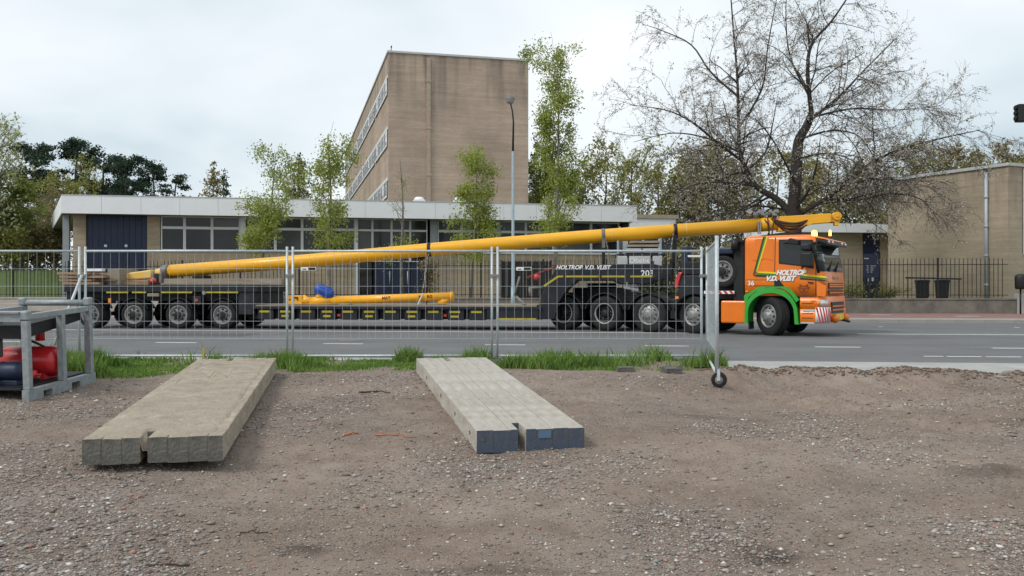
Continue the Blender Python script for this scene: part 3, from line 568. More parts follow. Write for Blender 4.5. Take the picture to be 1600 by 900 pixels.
glaze(mull, sill + .05, zb_ + .01, trz); glaze(mull2, sill + .05, zb_ + .01, trz); glaze([558, 582, 612, 641, 668], fx(600, 409)[1], zb_ + .01, fx(600, 360)[1], .06)
m_ = MB(); m_.box(fx(249)[0], fx(557)[0], FY - .06, FY + .1, sill + .003, sill + .05); m_.box(fx(684)[0], fx(972)[0], FY - .06, FY + .1, sill + .003, sill + .05); m_.build('window_sill', M['frame'], lb)
for p0, p1 in ((376, 384), (554, 559), (672, 683), (775, 782)):
    m_ = MB(); m_.box(fx(p0)[0], fx(p1)[0], FY - .12, FY + .05, sill + .06 if p0 != 554 else 0, zb_ + .015); m_.build('column', M['column'] if p0 > 600 else M['frame'], lb)
for p0, p1 in ((585, 612), (613.5, 640), (641.5, 667)):
    m_ = MB(); m_.box(fx(p0)[0], fx(p1)[0], FY + .1, FY + .15, .03, fx(600, 410)[1]); o = m_.build('door', M['doorblue'], lb)
    m_ = MB(); q = fx(p1 - 3)[0]; m_.cyl((q, FY + .06, .9), (q, FY + .06, 1.7), .03, n=6); m_.build('handle', M['frame'], o)
m_ = MB(); m_.box(fx(559)[0], fx(581)[0], FY + .1, FY + .13, .3, fx(600, 410)[1]); m_.build('window', M['facglass'], lb)
for px in (655, 718):
    q = LB.hit(px, 312, 4); m_ = MB(); m_.box(q[0] - .36, q[0] + .36, 3.7, 4.4, zt_ - .05, q[1] - .02); m_.lathe([(.34, 0), (.3, .12), (.2, .2), (.01, .22)], 16, Matrix.Translation((q[0], 4.05, q[1] - .03)) @ Matrix.Rotation(R(90), 4, 'X')); m_.build('roof_light', M['fascia'], lb)
q = fx(972, 352); m_ = MB(); m_.box(q[0] + .05, q[0] + .5, FY + .1, FY + .5, q[1] - .2, q[1] + .35); m_.cyl((q[0] - .3, FY + .3, q[1]), (q[0] + .05, FY + .3, q[1]), .06, n=8); m_.build('floodlight', M['black'], lb)
# white annex beyond its right end
AN = Frame(*PX(973, 450, 62).xy, .58, R(11.5)); an = empty('annex_building', 'small white rendered annex beyond the right end of the long school building', 'building', AN.o, AN.yaw)
x1, z1 = AN.hit(1056, 342, 0); m_ = MB(); m_.box(0, x1, 0, 8, 0, z1); m_.build('wall', M['fascia'], an)
m_ = MB(); m_.box(.5, x1 + .2, -.1, 8.1, z1 + .002, AN.hit(1000, 335, 0)[1]); m_.build('roof_edge', M['pipe'], an)
m_ = MB()
for k in range(3): m_.box(x1 * .1 + k * x1 * .3, x1 * .1 + k * x1 * .3 + 1.0, -.04, -.003, 1.6, z1 - 1.2)
m_.build('window', M['facglass'], an)
# ------------------------------------------------------------------ right hand building
RB = Frame(*PX(1575, 450, 45).xy, .58, R(26)); rb = empty('brick_hall', 'sandy brick hall with grey downpipe behind the railings', 'building', RB.o, RB.yaw)
RH = RB.hit(1575, 259, 0)[1]
def rby(px): # y where the ray meets plane x=0
    a = (px - 800) / F; X0, Y0 = RB.o[0], RB.o[1]; c, s = RB.c, RB.s
    return (a * Y0 - X0) / (-s - a * c)
HD = rby(1388)
m_ = MB(); m_.box(0, 14, 0, HD, 0, RH); m_.build('wall', M['brickr'], rb)
m_ = MB(); m_.box(-.1, 14.1, -.1, HD + .1, RH + .002, RH + .16); m_.build('coping', M['coping'], rb)
# left wall faces -x in this frame: place by depth along y
def rby(px): # y where the ray meets plane x=0
    a = (px - 800) / F; X0, Y0 = RB.o[0], RB.o[1]; c, s = RB.c, RB.s
    return (a * Y0 - X0) / (-s - a * c)
yy = rby(1543); m_ = MB(); m_.cyl((-.1, yy, 0), (-.1, yy, RH - .2), .085, n=10)
for k in range(5): m_.cyl((-.1, yy, .8 + k * 1.5), (-.1, yy, .9 + k * 1.5), .11, n=10)
m_.build('downpipe', M['pipeg'], rb)
q0 = RB.hit(1597.5, 300, 0)[0]
for k in range(3):
    a = q0 + k * 1.3; m_ = MB(); m_.box(a, a + 1.26, -.03, -.003, RB.hit(1597, 396, 0)[1], RH - .1); o = m_.build('window', M['facglass'], rb)
    f2 = MB()
    for z in (RB.hit(1597, 396, 0)[1], RB.hit(1597, 357, 0)[1], RB.hit(1597, 313, 0)[1]): f2.box(a, a + 1.26, -.06, -.032, z - .05, z + .05)
    f2.box(a, a + .08, -.058, -.032, RB.hit(1597, 396, 0)[1] + .051, RH - .1); f2.box(a + .081, a + 1.26, -.058, -.031, RB.hit(1597, 286, 0)[1], RH - .1); f2.build('window_frame', M['frame'], o)
# entrance wing
EW = Frame(*PX(1290, 450, 56).xy, .58, R(8)); ew = empty('entrance_wing', 'low brick entrance wing with white fascia behind the cherry tree', 'building', EW.o, EW.yaw)
x1, z1 = EW.hit(1420, 365, 0); z2 = EW.hit(1300, 350, 0)[1]
x0 = EW.hit(1230, 365, 0)[0]
m_ = MB(); m_.box(x0, x1, 0, 6, 0, z1); m_.build('wall', M['brickr'], ew)
m_ = MB(); m_.box(x0 - .3, x1, -.6, 6.1, z1 + .002, z2); m_.build('fascia', M['fascia'], ew)
a, b = EW.hit(1348, 400, 0)[0], EW.hit(1374, 400, 0)[0]; m_ = MB(); m_.box(a, b, -.06, -.003, 0, z1 - .02); m_.build('door', M['doorblue'], ew)

# ------------------------------------------------------------------ plinth wall and railings at the far pavement
def plinth(s0, s1, m, label):
    o = empty('plinth_wall', label, 'wall', ST(s0, 42.62, .1), YAW); b = MB(); b.box(0, s1 - s0, -.13, .13, 0, .62); b.build('wall', m, o)
    c = MB(); c.box(-.01, s1 - s0 + .01, -.16, .16, .622, .70); c.build('coping', m, o, bev=.015)
plinth(-46, -20.5, M['walll'], 'pale low plinth wall beside the lawn under the railings')
plinth(-20.46, 7.5, M['wallr'], 'brown low plinth wall behind the low loader')
sE = (42.6 * ((1586 - 800) / F * UX + UY)) / (UX - (1586 - 800) / F * UY)
plinth(7.54, sE, M['wallr'], 'dark mossy plinth wall under the railings by the brick hall')
m_ = MB(); m_.box(-.02, .9, -.2, .2, 0, .9); o = m_.build('gate_pier', M['concrete'], None, ST(sE + .05, 42.62, .1), (0, 0, YAW), bev=.02); tag(o, 'pale concrete gate pier at the end of the mossy plinth wall', 'pier')
bar = MB(); bar.box(-.011, .011, -.011, .011, 0, 1.78); bar_me = bar.mesh('bar', M['iron'])
pst = MB(); pst.box(-.035, .035, -.035, .035, 0, 1.86); pst_me = pst.mesh('post', M['iron'])
rl = MB(); rl.box(0, 3.0, -.02, .02, -.015, .015); rl_me = rl.mesh('rail', M['iron'])
places = ['beside the lawn', 'in front of the blue school door', 'in front of the long school windows', 'behind the low loader bed', 'behind the gooseneck', 'behind the orange cab', 'in front of the brick hall']
k = 0; s = -45.0
while s < sE - .5:
    pl = places[0] if s < -20 else places[1] if s < -16 else places[2] if s < -8 else places[3] if s < 1 else places[4] if s < 7 else places[5] if s < 13.5 else places[6]
    sec = empty('railing', 'black vertical bar railing panel ' + pl, 'railing', ST(s, 42.62, .79), YAW, 'railing panels along the school boundary')
    link('post', pst_me, sec, (0, 0, 0)); link('rail', rl_me, sec, (.036, 0, .16)); link('rail', rl_me, sec, (.036, 0, 1.55))
    for i in range(15): link('bar', bar_me, sec, (.19 + i * .187, .025, .05))
    s += 3.0; k += 1
# dark solid gate and notice board
p = PX(783, 450, 44.2); q = PX(862, 450, 44.0); m_ = MB(); ln = (q - p).xy.length
g = empty('metal_gate', 'dark solid metal gate panel behind the lamp post', 'gate', (p.x, p.y, .58), math.atan2(q.y - p.y, q.x - p.x))
for i in range(8): b = MB(); b.box(i * ln / 8 + .01, (i + 1) * ln / 8 - .01, 0, .04, .05, 2.0); b.build('board', M['black'], g)
b = MB(); b.box(0, ln, .041, .09, .2, .28); b.box(0, ln, .041, .09, 1.7, 1.78); b.box(0, .07, .041, .12, 0, 2.05); b.box(ln - .07, ln, .041, .12, 0, 2.05); b.build('gate_frame', M['iron'], g)
p = PX(1361, 416, 43.6); nb = empty('notice_board', 'dark blue notice board with small white lettering behind the railings', 'sign', (p.x, p.y, .58), R(-8))
b = MB(); b.box(-.36, .36, -.03, .03, CAMZ - .58 + .5, 2.35); b.build('panel', M['doorblue'], nb, bev=.01)
b = MB(); b.box(-.3, -.24, .031, .09, -.02, 2.3); b.box(.24, .3, .031, .09, -.02, 2.3); b.build('post', M['iron'], nb)
for bx_ in [(-.16, -.03, 1.0, 1.17), (.02, .14, 1.02, 1.2)]: b = MB(); b.box(bx_[0], bx_[1], -.036, -.031, bx_[2], bx_[3]); b.build('paper_notice', M['greybox'], nb)
for bx_ in [(-.22 + .03 * (r_ % 2), .2 - .05 * r_, 1.75 - r_ * .1, 1.78 - r_ * .1) for r_ in range(4)] + [(-.33, -.1, 2.1, 2.15)]: b = MB(); b.box(bx_[0], bx_[1], -.036, -.031, bx_[2], bx_[3]); b.build('text_line', M['greybox'], nb)
# wheelie bins with a hand rail
for px, lab in ((1441, 'dark wheelie bin behind the railings, beside the notice board end of the handrail'), (1472, 'dark wheelie bin behind the railings, beside the downpipe end of the handrail')):
    p = PX(px, 450, 43.3); o = empty('wheelie_bin', lab, 'bin', (p.x, p.y, .57), R(-10), 'wheelie bins by the brick hall')
    b = MB(); b.rings([[(-x, -y, z), (x, -y, z), (x, y, z), (-x, y, z)] for x, y, z in ((.21, .24, .06), (.25, .31, .98), (.27, .33, .985), (.27, .33, 1.03))], smooth=False); b.build('body', M['plastic'], o, bev=.01)
    b = MB(); b.rings([[(-x, -y, z), (x, -y, z), (x, y, z), (-x, y, z)] for x, y, z in ((.28, .35, 1.032), (.28, .35, 1.07), (.2, .25, 1.1))], smooth=False); b.build('lid', M['plastic'], o, bev=.01)
    for sx in (-.24, .24): b = MB(); b.cyl((sx - .03, .26, .1), (sx + .03, .26, .1), .1, n=14); b.build('wheel', M['rubber'], o)
p = PX(1415, 434, 42.95); q = PX(1502, 436, 42.95); o = empty('handrail', 'thin black handrail over the two wheelie bins', 'handrail', (p.x, p.y, .57))
b = MB(); b.bar((0, 0, p.z - .57), (q.x - p.x, q.y - p.y, q.z - .57), .08, .07); b.build('rail', M['iron'], o)
for f_ in (.04, .96): b = MB(); b.box(f_ * (q.x - p.x) - .02, f_ * (q.x - p.x) + .02, -.02, .02, 0, p.z - .6); b.build('leg', M['iron'], o)
# litter bin at the gate pier
p = PX(1596, 441, 39.6); o = empty('litter_bin', 'black litter bin on a post by the gate pier', 'bin', (p.x, p.y, .116), R(-8))
b = MB(); b.rings([[(r * math.cos(a * .5236), r * .8 * math.sin(a * .5236), z) for a in range(12)] for r, z in ((.24, 1.1), (.28, 1.2), (.28, 1.62), (.25, 1.72), (.1, 1.78))]); b.build('body', M['plastic'], o)
b = MB(); b.cyl((0, .1, 0), (0, .1, 1.2), .04, n=8); b.build('post', M['iron'], o)
# signal box on a mast arm at the right edge
p = PX(1596, 177, 34.0); px_ = p.x + 1.9; o = empty('signal_mast', 'dark signal box on a mast arm high over the pavement', 'signal', (px_, 34.0, .12))
b = MB(); b.tube([(0, 0, 0), (0, 0, p.z)], [.1, .07], 12); b.tube([(0, 0, p.z - .1), (p.x - px_, 0, p.z - .0)], .045, 8); b.build('mast', M['pole'], o)
b = MB(); b.box(p.x - px_ - .19, p.x - px_ + .16, -.17, .17, p.z - .12 - .33, p.z - .12 + .33); b.build('signal_head', M['plastic'], o, bev=.03)
for dz in (-.2, 0, .2): b = MB(); b.cyl((p.x - px_ - .2, 0, p.z - .12 + dz), (p.x - px_ - .26, 0, p.z - .12 + dz), .085, .09, n=12); b.build('visor', M['plastic'], o)
# ------------------------------------------------------------------ lamp post
p = PX(801.5, 450, 36.3); o = empty('street_lamp', 'tall grey street lamp post with round lantern', 'street lamp', (p.x, p.y, .116))
zt2 = PX(797, 153, 36.3).z - .116; zb2 = PX(803, 190, 36.3).z - .116
b = MB(); b.tube([(0, 0, 0), (0, 0, 1.2), (0, 0, 1.201), (0, 0, zb2 - 1.2)], [.085, .085, .065, .052], 12); b.build('pole', M['pole'], o)
b = MB(); b.tube([(0, 0, zb2 - 1.2), (.02, 0, zb2), (-.02, 0, zb2 + .4), (-.1, 0, zt2 - .2)], [.045, .035, .032, .03], 10); b.build('arm', M['black'], o)
b = MB(); Ml = Matrix.Translation((-.12, 0, zt2 - .05)) @ Matrix.Rotation(R(90), 4, 'X')
b.lathe([(.01, .16), (.11, .14), (.17, .08), (.195, 0), (.195, -.03)], 20, Ml); b.build('lantern_cover', M['hook'], o)
b = MB(); b.lathe([(.185, -.03), (.17, -.10), (.11, -.17), (.04, -.2), (.001, -.2)], 20, Ml); b.build('lantern_glass', M['lamp'], o)

# ------------------------------------------------------------------ wheels
def tyre_mesh(r, wd, rr):
    h = wd / 2; b = MB(); pr = [(rr, -h * .8), (rr + .03, -h * .98), (rr + (r - rr) * .6, -h), (r * .965, -h * .9), (r * .995, -h * .78)]
    for y in (-.5, 0, .5):
        pr += [(r, h * (y - .16)), (r, h * (y - .045)), (r - .014, h * (y - .04)), (r - .014, h * (y + .04)), (r, h * (y + .045)), (r, h * (y + .16))]
    pr += [(q[0], -q[1]) for q in reversed(pr[:5])]
    b.lathe(pr, 44); return b.mesh('tyre', M['rubber'])
def rim_mesh(rr, wd, style):
    y0 = -wd / 2; b = MB(); n = 36
    if style == 'steer':
        pr = [(rr + .012, y0 + .03), (rr + .012, y0 - .004), (rr * .95, y0 - .002), (rr * .91, y0 + .05), (rr * .82, y0 + .055), (rr * .60, y0 - .035), (rr * .44, y0 - .045), (rr * .40, y0 - .085), (rr * .25, y0 - .10), (.002, y0 - .10)]; nh, hr, hy, hs = 10, rr * .71, y0 + .005, .026
    elif style == 'drive':
        pr = [(rr + .012, y0 + .03), (rr + .012, y0 - .004), (rr * .94, y0 - .002), (rr * .90, y0 + .06), (rr * .86, y0 + .15), (rr * .62, y0 + .17), (rr * .42, y0 + .165), (rr * .38, y0 + .03), (rr * .2, y0 + .01), (.002, y0 + .01)]; nh, hr, hy, hs = 10, rr * .74, y0 + .155, .026
    else:
        pr = [(rr + .012, y0 + .03), (rr + .012, y0 - .004), (rr * .93, y0 - .002), (rr * .88, y0 + .03), (rr * .80, y0 + .05), (rr * .5, y0 + .03), (rr * .46, y0 - .01), (rr * .42, y0 - .05), (rr * .3, y0 - .055), (.002, y0 - .055)]; nh, hr, hy, hs = 8, rr * .62, y0 + .034, .032
    b.lathe(pr, n, mi=1 if style == 'drive' else 0)
    if style == 'drive':
        b.lathe([(rr + .013, y0 - .005), (rr * .93, y0 - .008), (rr * .90, y0 + .02)], n, mi=0)
    for k in range(nh):
        a = 2 * math.pi * k / nh; x, z = hr * math.cos(a), hr * math.sin(a); b.cyl((x, hy + .02, z), (x, hy - .012, z), hs, n=8, mi=1)
    for k in range(10):
        a = 2 * math.pi * (k + .5) / 10; q = rr * .52; x, z = q * math.cos(a), q * math.sin(a); yy = (y0 + .16 if style == 'drive' else y0 - .03 if style == 'steer' else y0 + .03); b.cyl((x, yy + .02, z), (x, yy - .03, z), .013, n=6, mi=1 if style == 'trailer' else 0)
    if style == 'trailer': b.lathe([(rr * .44, y0 - .03), (rr * .425, y0 - .052), (rr * .31, y0 - .06), (.002, y0 - .062)], 20, mi=1)
    return b.mesh('rim', [M['rimw'] if style == 'trailer' else M['rim'], M['black']])
T_steer = tyre_mesh(.52, .33, .30); T_drive = tyre_mesh(.51, .56, .30); T_trail = tyre_mesh(.43, .50, .285); T_spare = tyre_mesh(.44, .27, .285)
R_steer = rim_mesh(.30, .33, 'steer'); R_drive = rim_mesh(.30, .56, 'drive'); R_trail = rim_mesh(.285, .50, 'trailer'); R_spare = rim_mesh(.285, .27, 'trailer')
def wheel(parent, tm, rm, loc, rot=(0, 0, 0), name='wheel'):
    o = link(name, tm, parent, loc, rot); link('rim', rm, o); return o

# ------------------------------------------------------------------ low loader trailer
o0 = ST(-8, 27.94, 0); TR = Frame(o0.x, o0.y, 0, YAW); NY = -1.3
tq = lambda px, py, y=NY: TR.hit(px, py, y)
tl = empty('low_loader', 'dark navy low loader trailer carrying the long yellow boom', 'trailer', TR.o, YAW)
def tbox(px0, px1, py0, py1, y0, y1, name, m, bev=.01, par=None):
    a = tq(px0, py1, y0); c = tq(px1, py0, y0); b = MB(); b.box(a[0], c[0], y0, y1, a[1], c[1]); return b.build(name, m, par or tl, bev=bev)
tbox(104, 402, 455, 470, -1.0, 1.0, 'chassis', M['black'])
tbox(100, 402, 445, 456, -1.28, 1.28, 'rear_deck', M['black'])
tbox(372, 398, 456, 492, -1.25, 1.25, 'deck_end', M['navy'], .03)
tbox(104, 118, 456, 476, -1.2, 1.2, 'tail_beam', M['black'], .02)
for a, b in ((166, 200), (206, 228), (252, 300), (322, 372)): tbox(a, b, 455.6, 458, -1.305, -1.283, 'reflective_strip', M['yelref'], 0)
for px in (143, 210.5, 280, 349):
    x = tq(px, 450, -1.2)[0]
    wheel(tl, T_trail, R_trail, (x, -1.02, .43)); wheel(tl, T_trail, R_trail, (x, 1.02, .43), (0, 0, math.pi))
    b = MB(); b.cyl((x, -.8, .43), (x, .8, .43), .07, n=10); b.box(x - .06, x + .06, -.5, -.4, .43, 1.05); b.box(x - .06, x + .06, .4, .5, .43, 1.05); b.build('axle', M['black'], tl)
    b = MB(); arc = [(x + .5 * math.cos(R(q)), .45 + .52 * math.sin(R(q))) for q in range(20, 161, 14)]; ar2 = [(x + .47 * math.cos(R(q)), .45 + .49 * math.sin(R(q))) for q in range(160, 19, -14)]
    b.prism(arc + ar2, -1.27, -.78); b.build('mudguard', M['plastic'], tl)
tbox(301, 314, 463, 476, -1.29, -1.1, 'marker_box', M['navy']); tbox(304.5, 309, 466.5, 471, -1.31, -1.292, 'side_marker', M['redlamp'], 0)
tbox(169, 173, 466, 473, -1.3, -1.26, 'side_marker', M['amber'], 0)
x, z = tq(319, 457.5); b = MB(); b.cyl((x, -1.33, z), (x, -1.29, z), .06, n=14); b.build('air_coupling', M['rim'], tl)
tbox(230, 248, 458, 463, -1.34, -1.29, 'number_plate_holder', M['wood'], 0)
# rear bolster for the boom, with red lamp
for px in (238, 250):
    a = tq(px - 2, 446, -.55)[0]; c = tq(px + 2, 424, -.55); b = MB(); b.box(a, c[0], -.55, .55, 1.44, c[1] - .06); b.build('bolster_post', M['hook'], tl, bev=.01)
x, z = tq(239.5, 439.5, -.9); b = MB(); b.lathe([(.002, -.13), (.07, -.11), (.11, -.03), (.11, .03), (.05, .1)], 16, Matrix.Translation((x, -.9, z))); b.build('warning_lamp', M['redlamp'], tl)
b = MB(); b.box(x - .02, x + .02, -.86, -.82, 1.45, z); b.build('lamp_bracket', M['black'], tl)
a = tq(300, 447, -.3)[0]; c = tq(318, 430, -.3); b = MB(); b.box(a, c[0], -.3, .3, 1.44, c[1]); b.build('deck_block', M['black'], tl, bev=.02)
# low bed
zt_ = tq(600, 479)[1]; zb_ = tq(600, 500)[1]
xa, xb = tq(392, 480)[0], tq(846, 480)[0]
b = MB(); b.box(xa, xb, -1.05, 1.05, zb_ + .02, zt_ - .08); b.build('bed_beam', M['black'], tl)
b = MB(); b.box(xa, xb, NY + .0, 1.3, zt_ - .085, zt_); b.build('bed_edge', M['navy'], tl, bev=.01)
nb = 9
for i in range(nb):
    y0 = -1.22 + 2.44 * i / nb; b = MB(); b.box(xa + .1, xb - .15, y0 + .01, y0 + 2.44 / nb - .01, zt_ + .002, zt_ + .05); b.build('deck_plank', M['wood'], tl)
x = xa + .2; i = 0
while x < tq(755, 480)[0]:
    b = MB(); b.box(x, x + .5, -1.25, -1.06, zb_, zt_ - .09); b.build('side_pocket', M['navy'], tl, bev=.015)
    b = MB(); b.box(x + .06, x + .38, -1.262, -1.252, zt_ - .19, zt_ - .125); b.build('reflective_strip', M['yelref'], tl)
    if i % 2: b = MB(); b.box(x + .1, x + .33, -1.262, -1.252, zb_ + .08, zb_ + .14); b.build('reflective_strip', M['yelref'], tl)
    if i % 5 == 3: b = MB(); b.box(x + .52, x + .62, -1.2, -1.1, zb_ + .1, zb_ + .18); b.build('side_marker', M['redlamp'], tl)
    b = MB(); b.box(x + .53, x + .63, -1.1, -1.055, zb_ + .05, zt_ - .09); b.build('bed_rib', M['black'], tl)
    x += .66; i += 1
tbox(760, 842, 482, 499, -1.28, 1.28, 'front_ramp', M['navy'], .03); tbox(775, 838, 497.2, 499.4, -1.292, -1.281, 'reflective_strip', M['yelref'], 0)
# gooseneck
pts = [tq(*p) for p in ((842, 499), (838, 486), (846, 460), (858, 436), (872, 414), (1020, 412), (1050, 418), (1052, 436), (1024, 438), (1012, 444), (970, 444), (958, 438), (902, 438), (886, 452), (872, 474), (866, 499))]
b = MB(); b.prism(pts, -1.2, 1.2); b.build('gooseneck', M['navy'], tl, bev=.02)
for a, c in ((872, 880), (884, 936), (940, 976), (985, 1022)): tbox(a, c, 430.5, 433.4, -1.212, -1.2015, 'reflective_strip', M['yelref'], 0)
a, c = tq(850, 447, -1.21), tq(872, 432, -1.21); b = MB(); b.bar((a[0], -1.205, a[1]), (c[0], -1.205, c[1]), .012, .06); b.build('reflective_strip', M['yelref'], tl)
a, c = tq(824, 434, -1.0), tq(868, 417, -1.0); b = MB(); b.bar((a[0], -1.0, a[1]), (c[0], -1.0, c[1]), .4, .06); b.build('red_ramp_arm', M['dullred'], tl, bev=.01)
x, z = tq(838.5, 433, -1.25); b = MB(); b.lathe([(.002, -.05), (.08, -.045), (.1, 0), (.1, .2)], 16, Matrix.Translation((x, -1.2, z))); b.build('red_reflector', M['redlamp'], tl)
# support leg and links at the neck
for q0, q1, r_ in (((804, 462), (812, 432), .035), ((806, 463), (830, 486), .045), ((828, 450), (829, 463), .05), ((826, 450), (850, 449), .04)):
    a, c = tq(*q0, -1.1), tq(*q1, -1.1); b = MB(); b.cyl((a[0], -1.1, a[1]), (c[0], -1.1, c[1]), r_, n=8); b.build('strut', M['hook'], tl)
tx = tq(914, 417.5, -1.21); text('HOLTROP', .17, M['white'], tl, side_matrix(tq(889, 418, -1.21)[0], -1.203, tq(890, 418, -1.21)[1]), shear=.3, bold=.006)
text('V.D. VLIST', .17, M['white'], tl, side_matrix(tq(933, 418, -1.21)[0], -1.203, tq(933, 418, -1.21)[1]), shear=.3, bold=.006)
q = tq(1011.5, 427.5, -1.21); text('203', .26, M['white'], tl, side_matrix(q[0], -1.203, q[1]), bold=.004)
for a, c in ((965, 980), (983, 1016), (1020, 1035)): tbox(a, c, 400, 417, -1.1, -.5, 'grey_locker', M['greybox'], .015)
q = tq(999, 407.5, -1.1); text('Obelix', .22, M['white'], tl, side_matrix(q[0], -1.104, q[1]))
# rack over the gooseneck
tbox(962, 1040, 396, 400, -.9, .9, 'rack_rail', M['black']); tbox(964, 967, 376, 413, -.9, -.82, 'rack_post', M['pole']); tbox(1031, 1034, 372, 413, -.9, -.82, 'rack_post', M['pole'])
for a, c, y0, y1, m in ((978, 1002, 388, 395, 'greybox'), (1005, 1030, 388, 395, 'greybox'), (980, 1030, 382, 386, 'wood'), (984, 1032, 376, 380, 'wood')): tbox(a, c, y0, y1, -.7, .3, 'rack_timber' if m == 'wood' else 'rack_case', M[m], .01)
# boom supports on the neck
for px, y0, y1 in ((943, 362, 412), (1055, 345, 420)):
    tbox(px - 2.5, px + 2.5, y0 + (25 if px < 1000 else 22), y1, -.3, .3, 'boom_support', M['black'], .01)

# ------------------------------------------------------------------ long yellow boom
BY = 0.0
bq = lambda px, py: (lambda r_: Vector((r_[0], BY, r_[1])))(TR.hit(px, py, BY))
bm = empty('piling_boom', 'very long yellow tubular boom lying along the trailer over the cab', 'boom', TR.o, YAW)
b = MB(); pa, pb = bq(262, 424), bq(1188, 351.5); pm = bq(660, 391); b.tube([pa, bq(440, 411), pm, bq(900, 371.5), pb], [.21] * 5, 28); b.build('tube', M['yellow'], bm)
b = MB(); pc = bq(1250, 346); b.tube([pb, pb + (pc - pb) * .2, pc], [.209, .21, .17], 24); b.build('tube_end', M['yellow'], bm)
hd = [bq(1216, 339), bq(1290, 334.5), bq(1296, 334), bq(1296, 348), bq(1268, 350.5), bq(1240, 361), bq(1214, 362)]
b = MB(); b.prism([(v.x, v.z) for v in hd], -.2, .2); b.build('head_plate', M['yellow'], bm, bev=.015)
q = bq(1296, 341); b = MB(); b.box(q.x - .02, q.x + .3, -.1, .1, q.z - .12, q.z + .1); b.build('head_lug', M['yellow'], bm, bev=.01)
q = bq(1306.5, 338); b = MB(); b.cyl((q.x, -.16, q.z), (q.x, .16, q.z), .125, n=20); b.cyl((q.x, -.19, q.z), (q.x, .19, q.z), .045, n=12); b.box(q.x - .07, q.x + .07, -.1, .1, q.z - .28, q.z - .05); b.build('sheave', M['yellow'], bm, bev=.008)
b = MB(); b.tube([pa + Vector((-.12, 0, -.05)), pa, pa + Vector((.06, 0, 0))], [.235] * 3, 24); b.build('end_clamp', M['hook'], bm)
e1 = bq(246, 427.5); e2 = bq(190, 431); b = MB(); b.tube([bq(260, 424.5), e1], [.17, .16], 16); b.build('end_stub', M['yellowfade'], bm)
b = MB(); b.prism([(bq(188, 432).x, bq(188, 432).z), (bq(206, 426).x, bq(206, 426).z), (bq(240, 421.5).x, bq(240, 421.5).z), (bq(240, 435).x, bq(240, 435).z), (bq(205, 437).x, bq(205, 437).z)], -.15, .15); b.build('end_tongue', M['yellowfade'], bm, bev=.04)
for px, py, m in ((671.5, 390, 'black'), (943, 368, 'hook'), (1055.5, 360.5, 'black')):
    q = bq(px, py); b = MB(); dv = (pb - pa).normalized(); b.tube([q - dv * .05, q + dv * .05], [.222, .222], 24)
    b.build('lashing_strap', M[m], bm)
q = bq(671.5, 392); b = MB(); b.tube([(q.x, -.2, q.z), (q.x + .02, -.4, q.z - .5), (q.x, -.5, zt_ + .03)], .022, 6); b.build('lashing_strap', M['black'], bm)
q = bq(943, 372); b = MB(); b.box(q.x - .05, q.x + .05, -.25, -.2, 1.95, q.z); b.build('lashing_strap', M['hook'], bm)
for i in range(1, 8):
    q = pa.lerp(pb, i / 8); b = MB(); dv = (pb - pa).normalized(); q = bq(262 + (1188 - 262) * i / 8, np.interp(262 + (1188 - 262) * i / 8, [262, 440, 660, 900, 1188], [424, 411, 391, 371.5, 351.5])); b.tube([q - dv * .012, q + dv * .012], [.2125, .2125], 24); b.build('weld_seam', M['yellowfade'], bm)
for px, yo, tx_ in ((673, -.9, -.15), (945, -.8, .2), (1052, -.7, -.2)):
    q = bq(px, np.interp(px, [262, 440, 660, 900, 1188], [424, 411, 391, 371.5, 351.5])); zz = zt_ + .05 if px < 840 else 1.98
    for sg in (-1, 1):
        for k in range(14):
            f = k / 14; p = Vector((q.x, .2 * sg, q.z)).lerp(Vector((q.x + tx_, .85 * sg, zz)), f); p2 = Vector((q.x, .2 * sg, q.z)).lerp(Vector((q.x + tx_, .85 * sg, zz)), f + .062)
            if sg < 0 or k % 2 == 0: b = MB(); b.bar(p, p2, .034 if k % 2 else .012, .012 if k % 2 else .034); b.build('chain_link', M['hook'], bm)
# hydraulic hoses on the head
for k, (sg, r_, yo) in enumerate(((9, .028, -.24), (12, .028, -.26), (15, .026, -.25), (17, .022, -.23), (6, .024, -.22), (20, .02, -.24))):
    P0 = bq(1199 + k * 1.5, 341 + (k % 3)); P1 = bq(1268 - (k % 3) * 3, 341 + k * .9); ps = []
    for i in range(13):
        f = i / 12; p = P0.lerp(P1, f); p.y = yo * math.sin(math.pi * min(1, f * 1.0)) ** .4 - .02; p.z -= sg * .02 * (4 * f * (1 - f)); ps.append(p)
    b = MB(); b.tube(ps, r_, 7); b.build('hose', M['hose'], bm)
for k, (p0, p1, p2) in enumerate((((1197, 340), (1200, 362), (1196, 372)), ((1208, 340), (1204, 366), (1200, 371)), ((1192, 344), (1198, 350), (1200, 371)))):
    b = MB(); ps = [bq(*p) for p in (p0, p1, p2)]; 
    for p in ps: p.y = -.24
    b.tube(ps, .022, 6); b.build('hose', M['hose'], bm)
rr = random.Random(4)
for k in range(16):
    q = bq(1170 + rr.random() * 42, 339 + rr.random() * 3 - (3 if k > 8 else 0)); b = MB(); s_ = .05 + rr.random() * .06
    b.box(-s_, s_, -s_, s_, -s_ * .7, s_ * .7, Matrix.Translation((q.x, (rr.random() - .6) * .3, q.z + .08)) @ Matrix.Rotation(rr.random() * 3, 4, 'Y') @ Matrix.Rotation(rr.random() * 3, 4, 'Z')); b.build('valve_fitting', M['hook'], bm, bev=.01)
for px in (1183, 1186): q = bq(px, 356); b = MB(); b.box(q.x - .02, q.x + .02, -.235, -.2, q.z - .2, q.z + .18); b.build('clamp_bolt', M['rim'], bm)

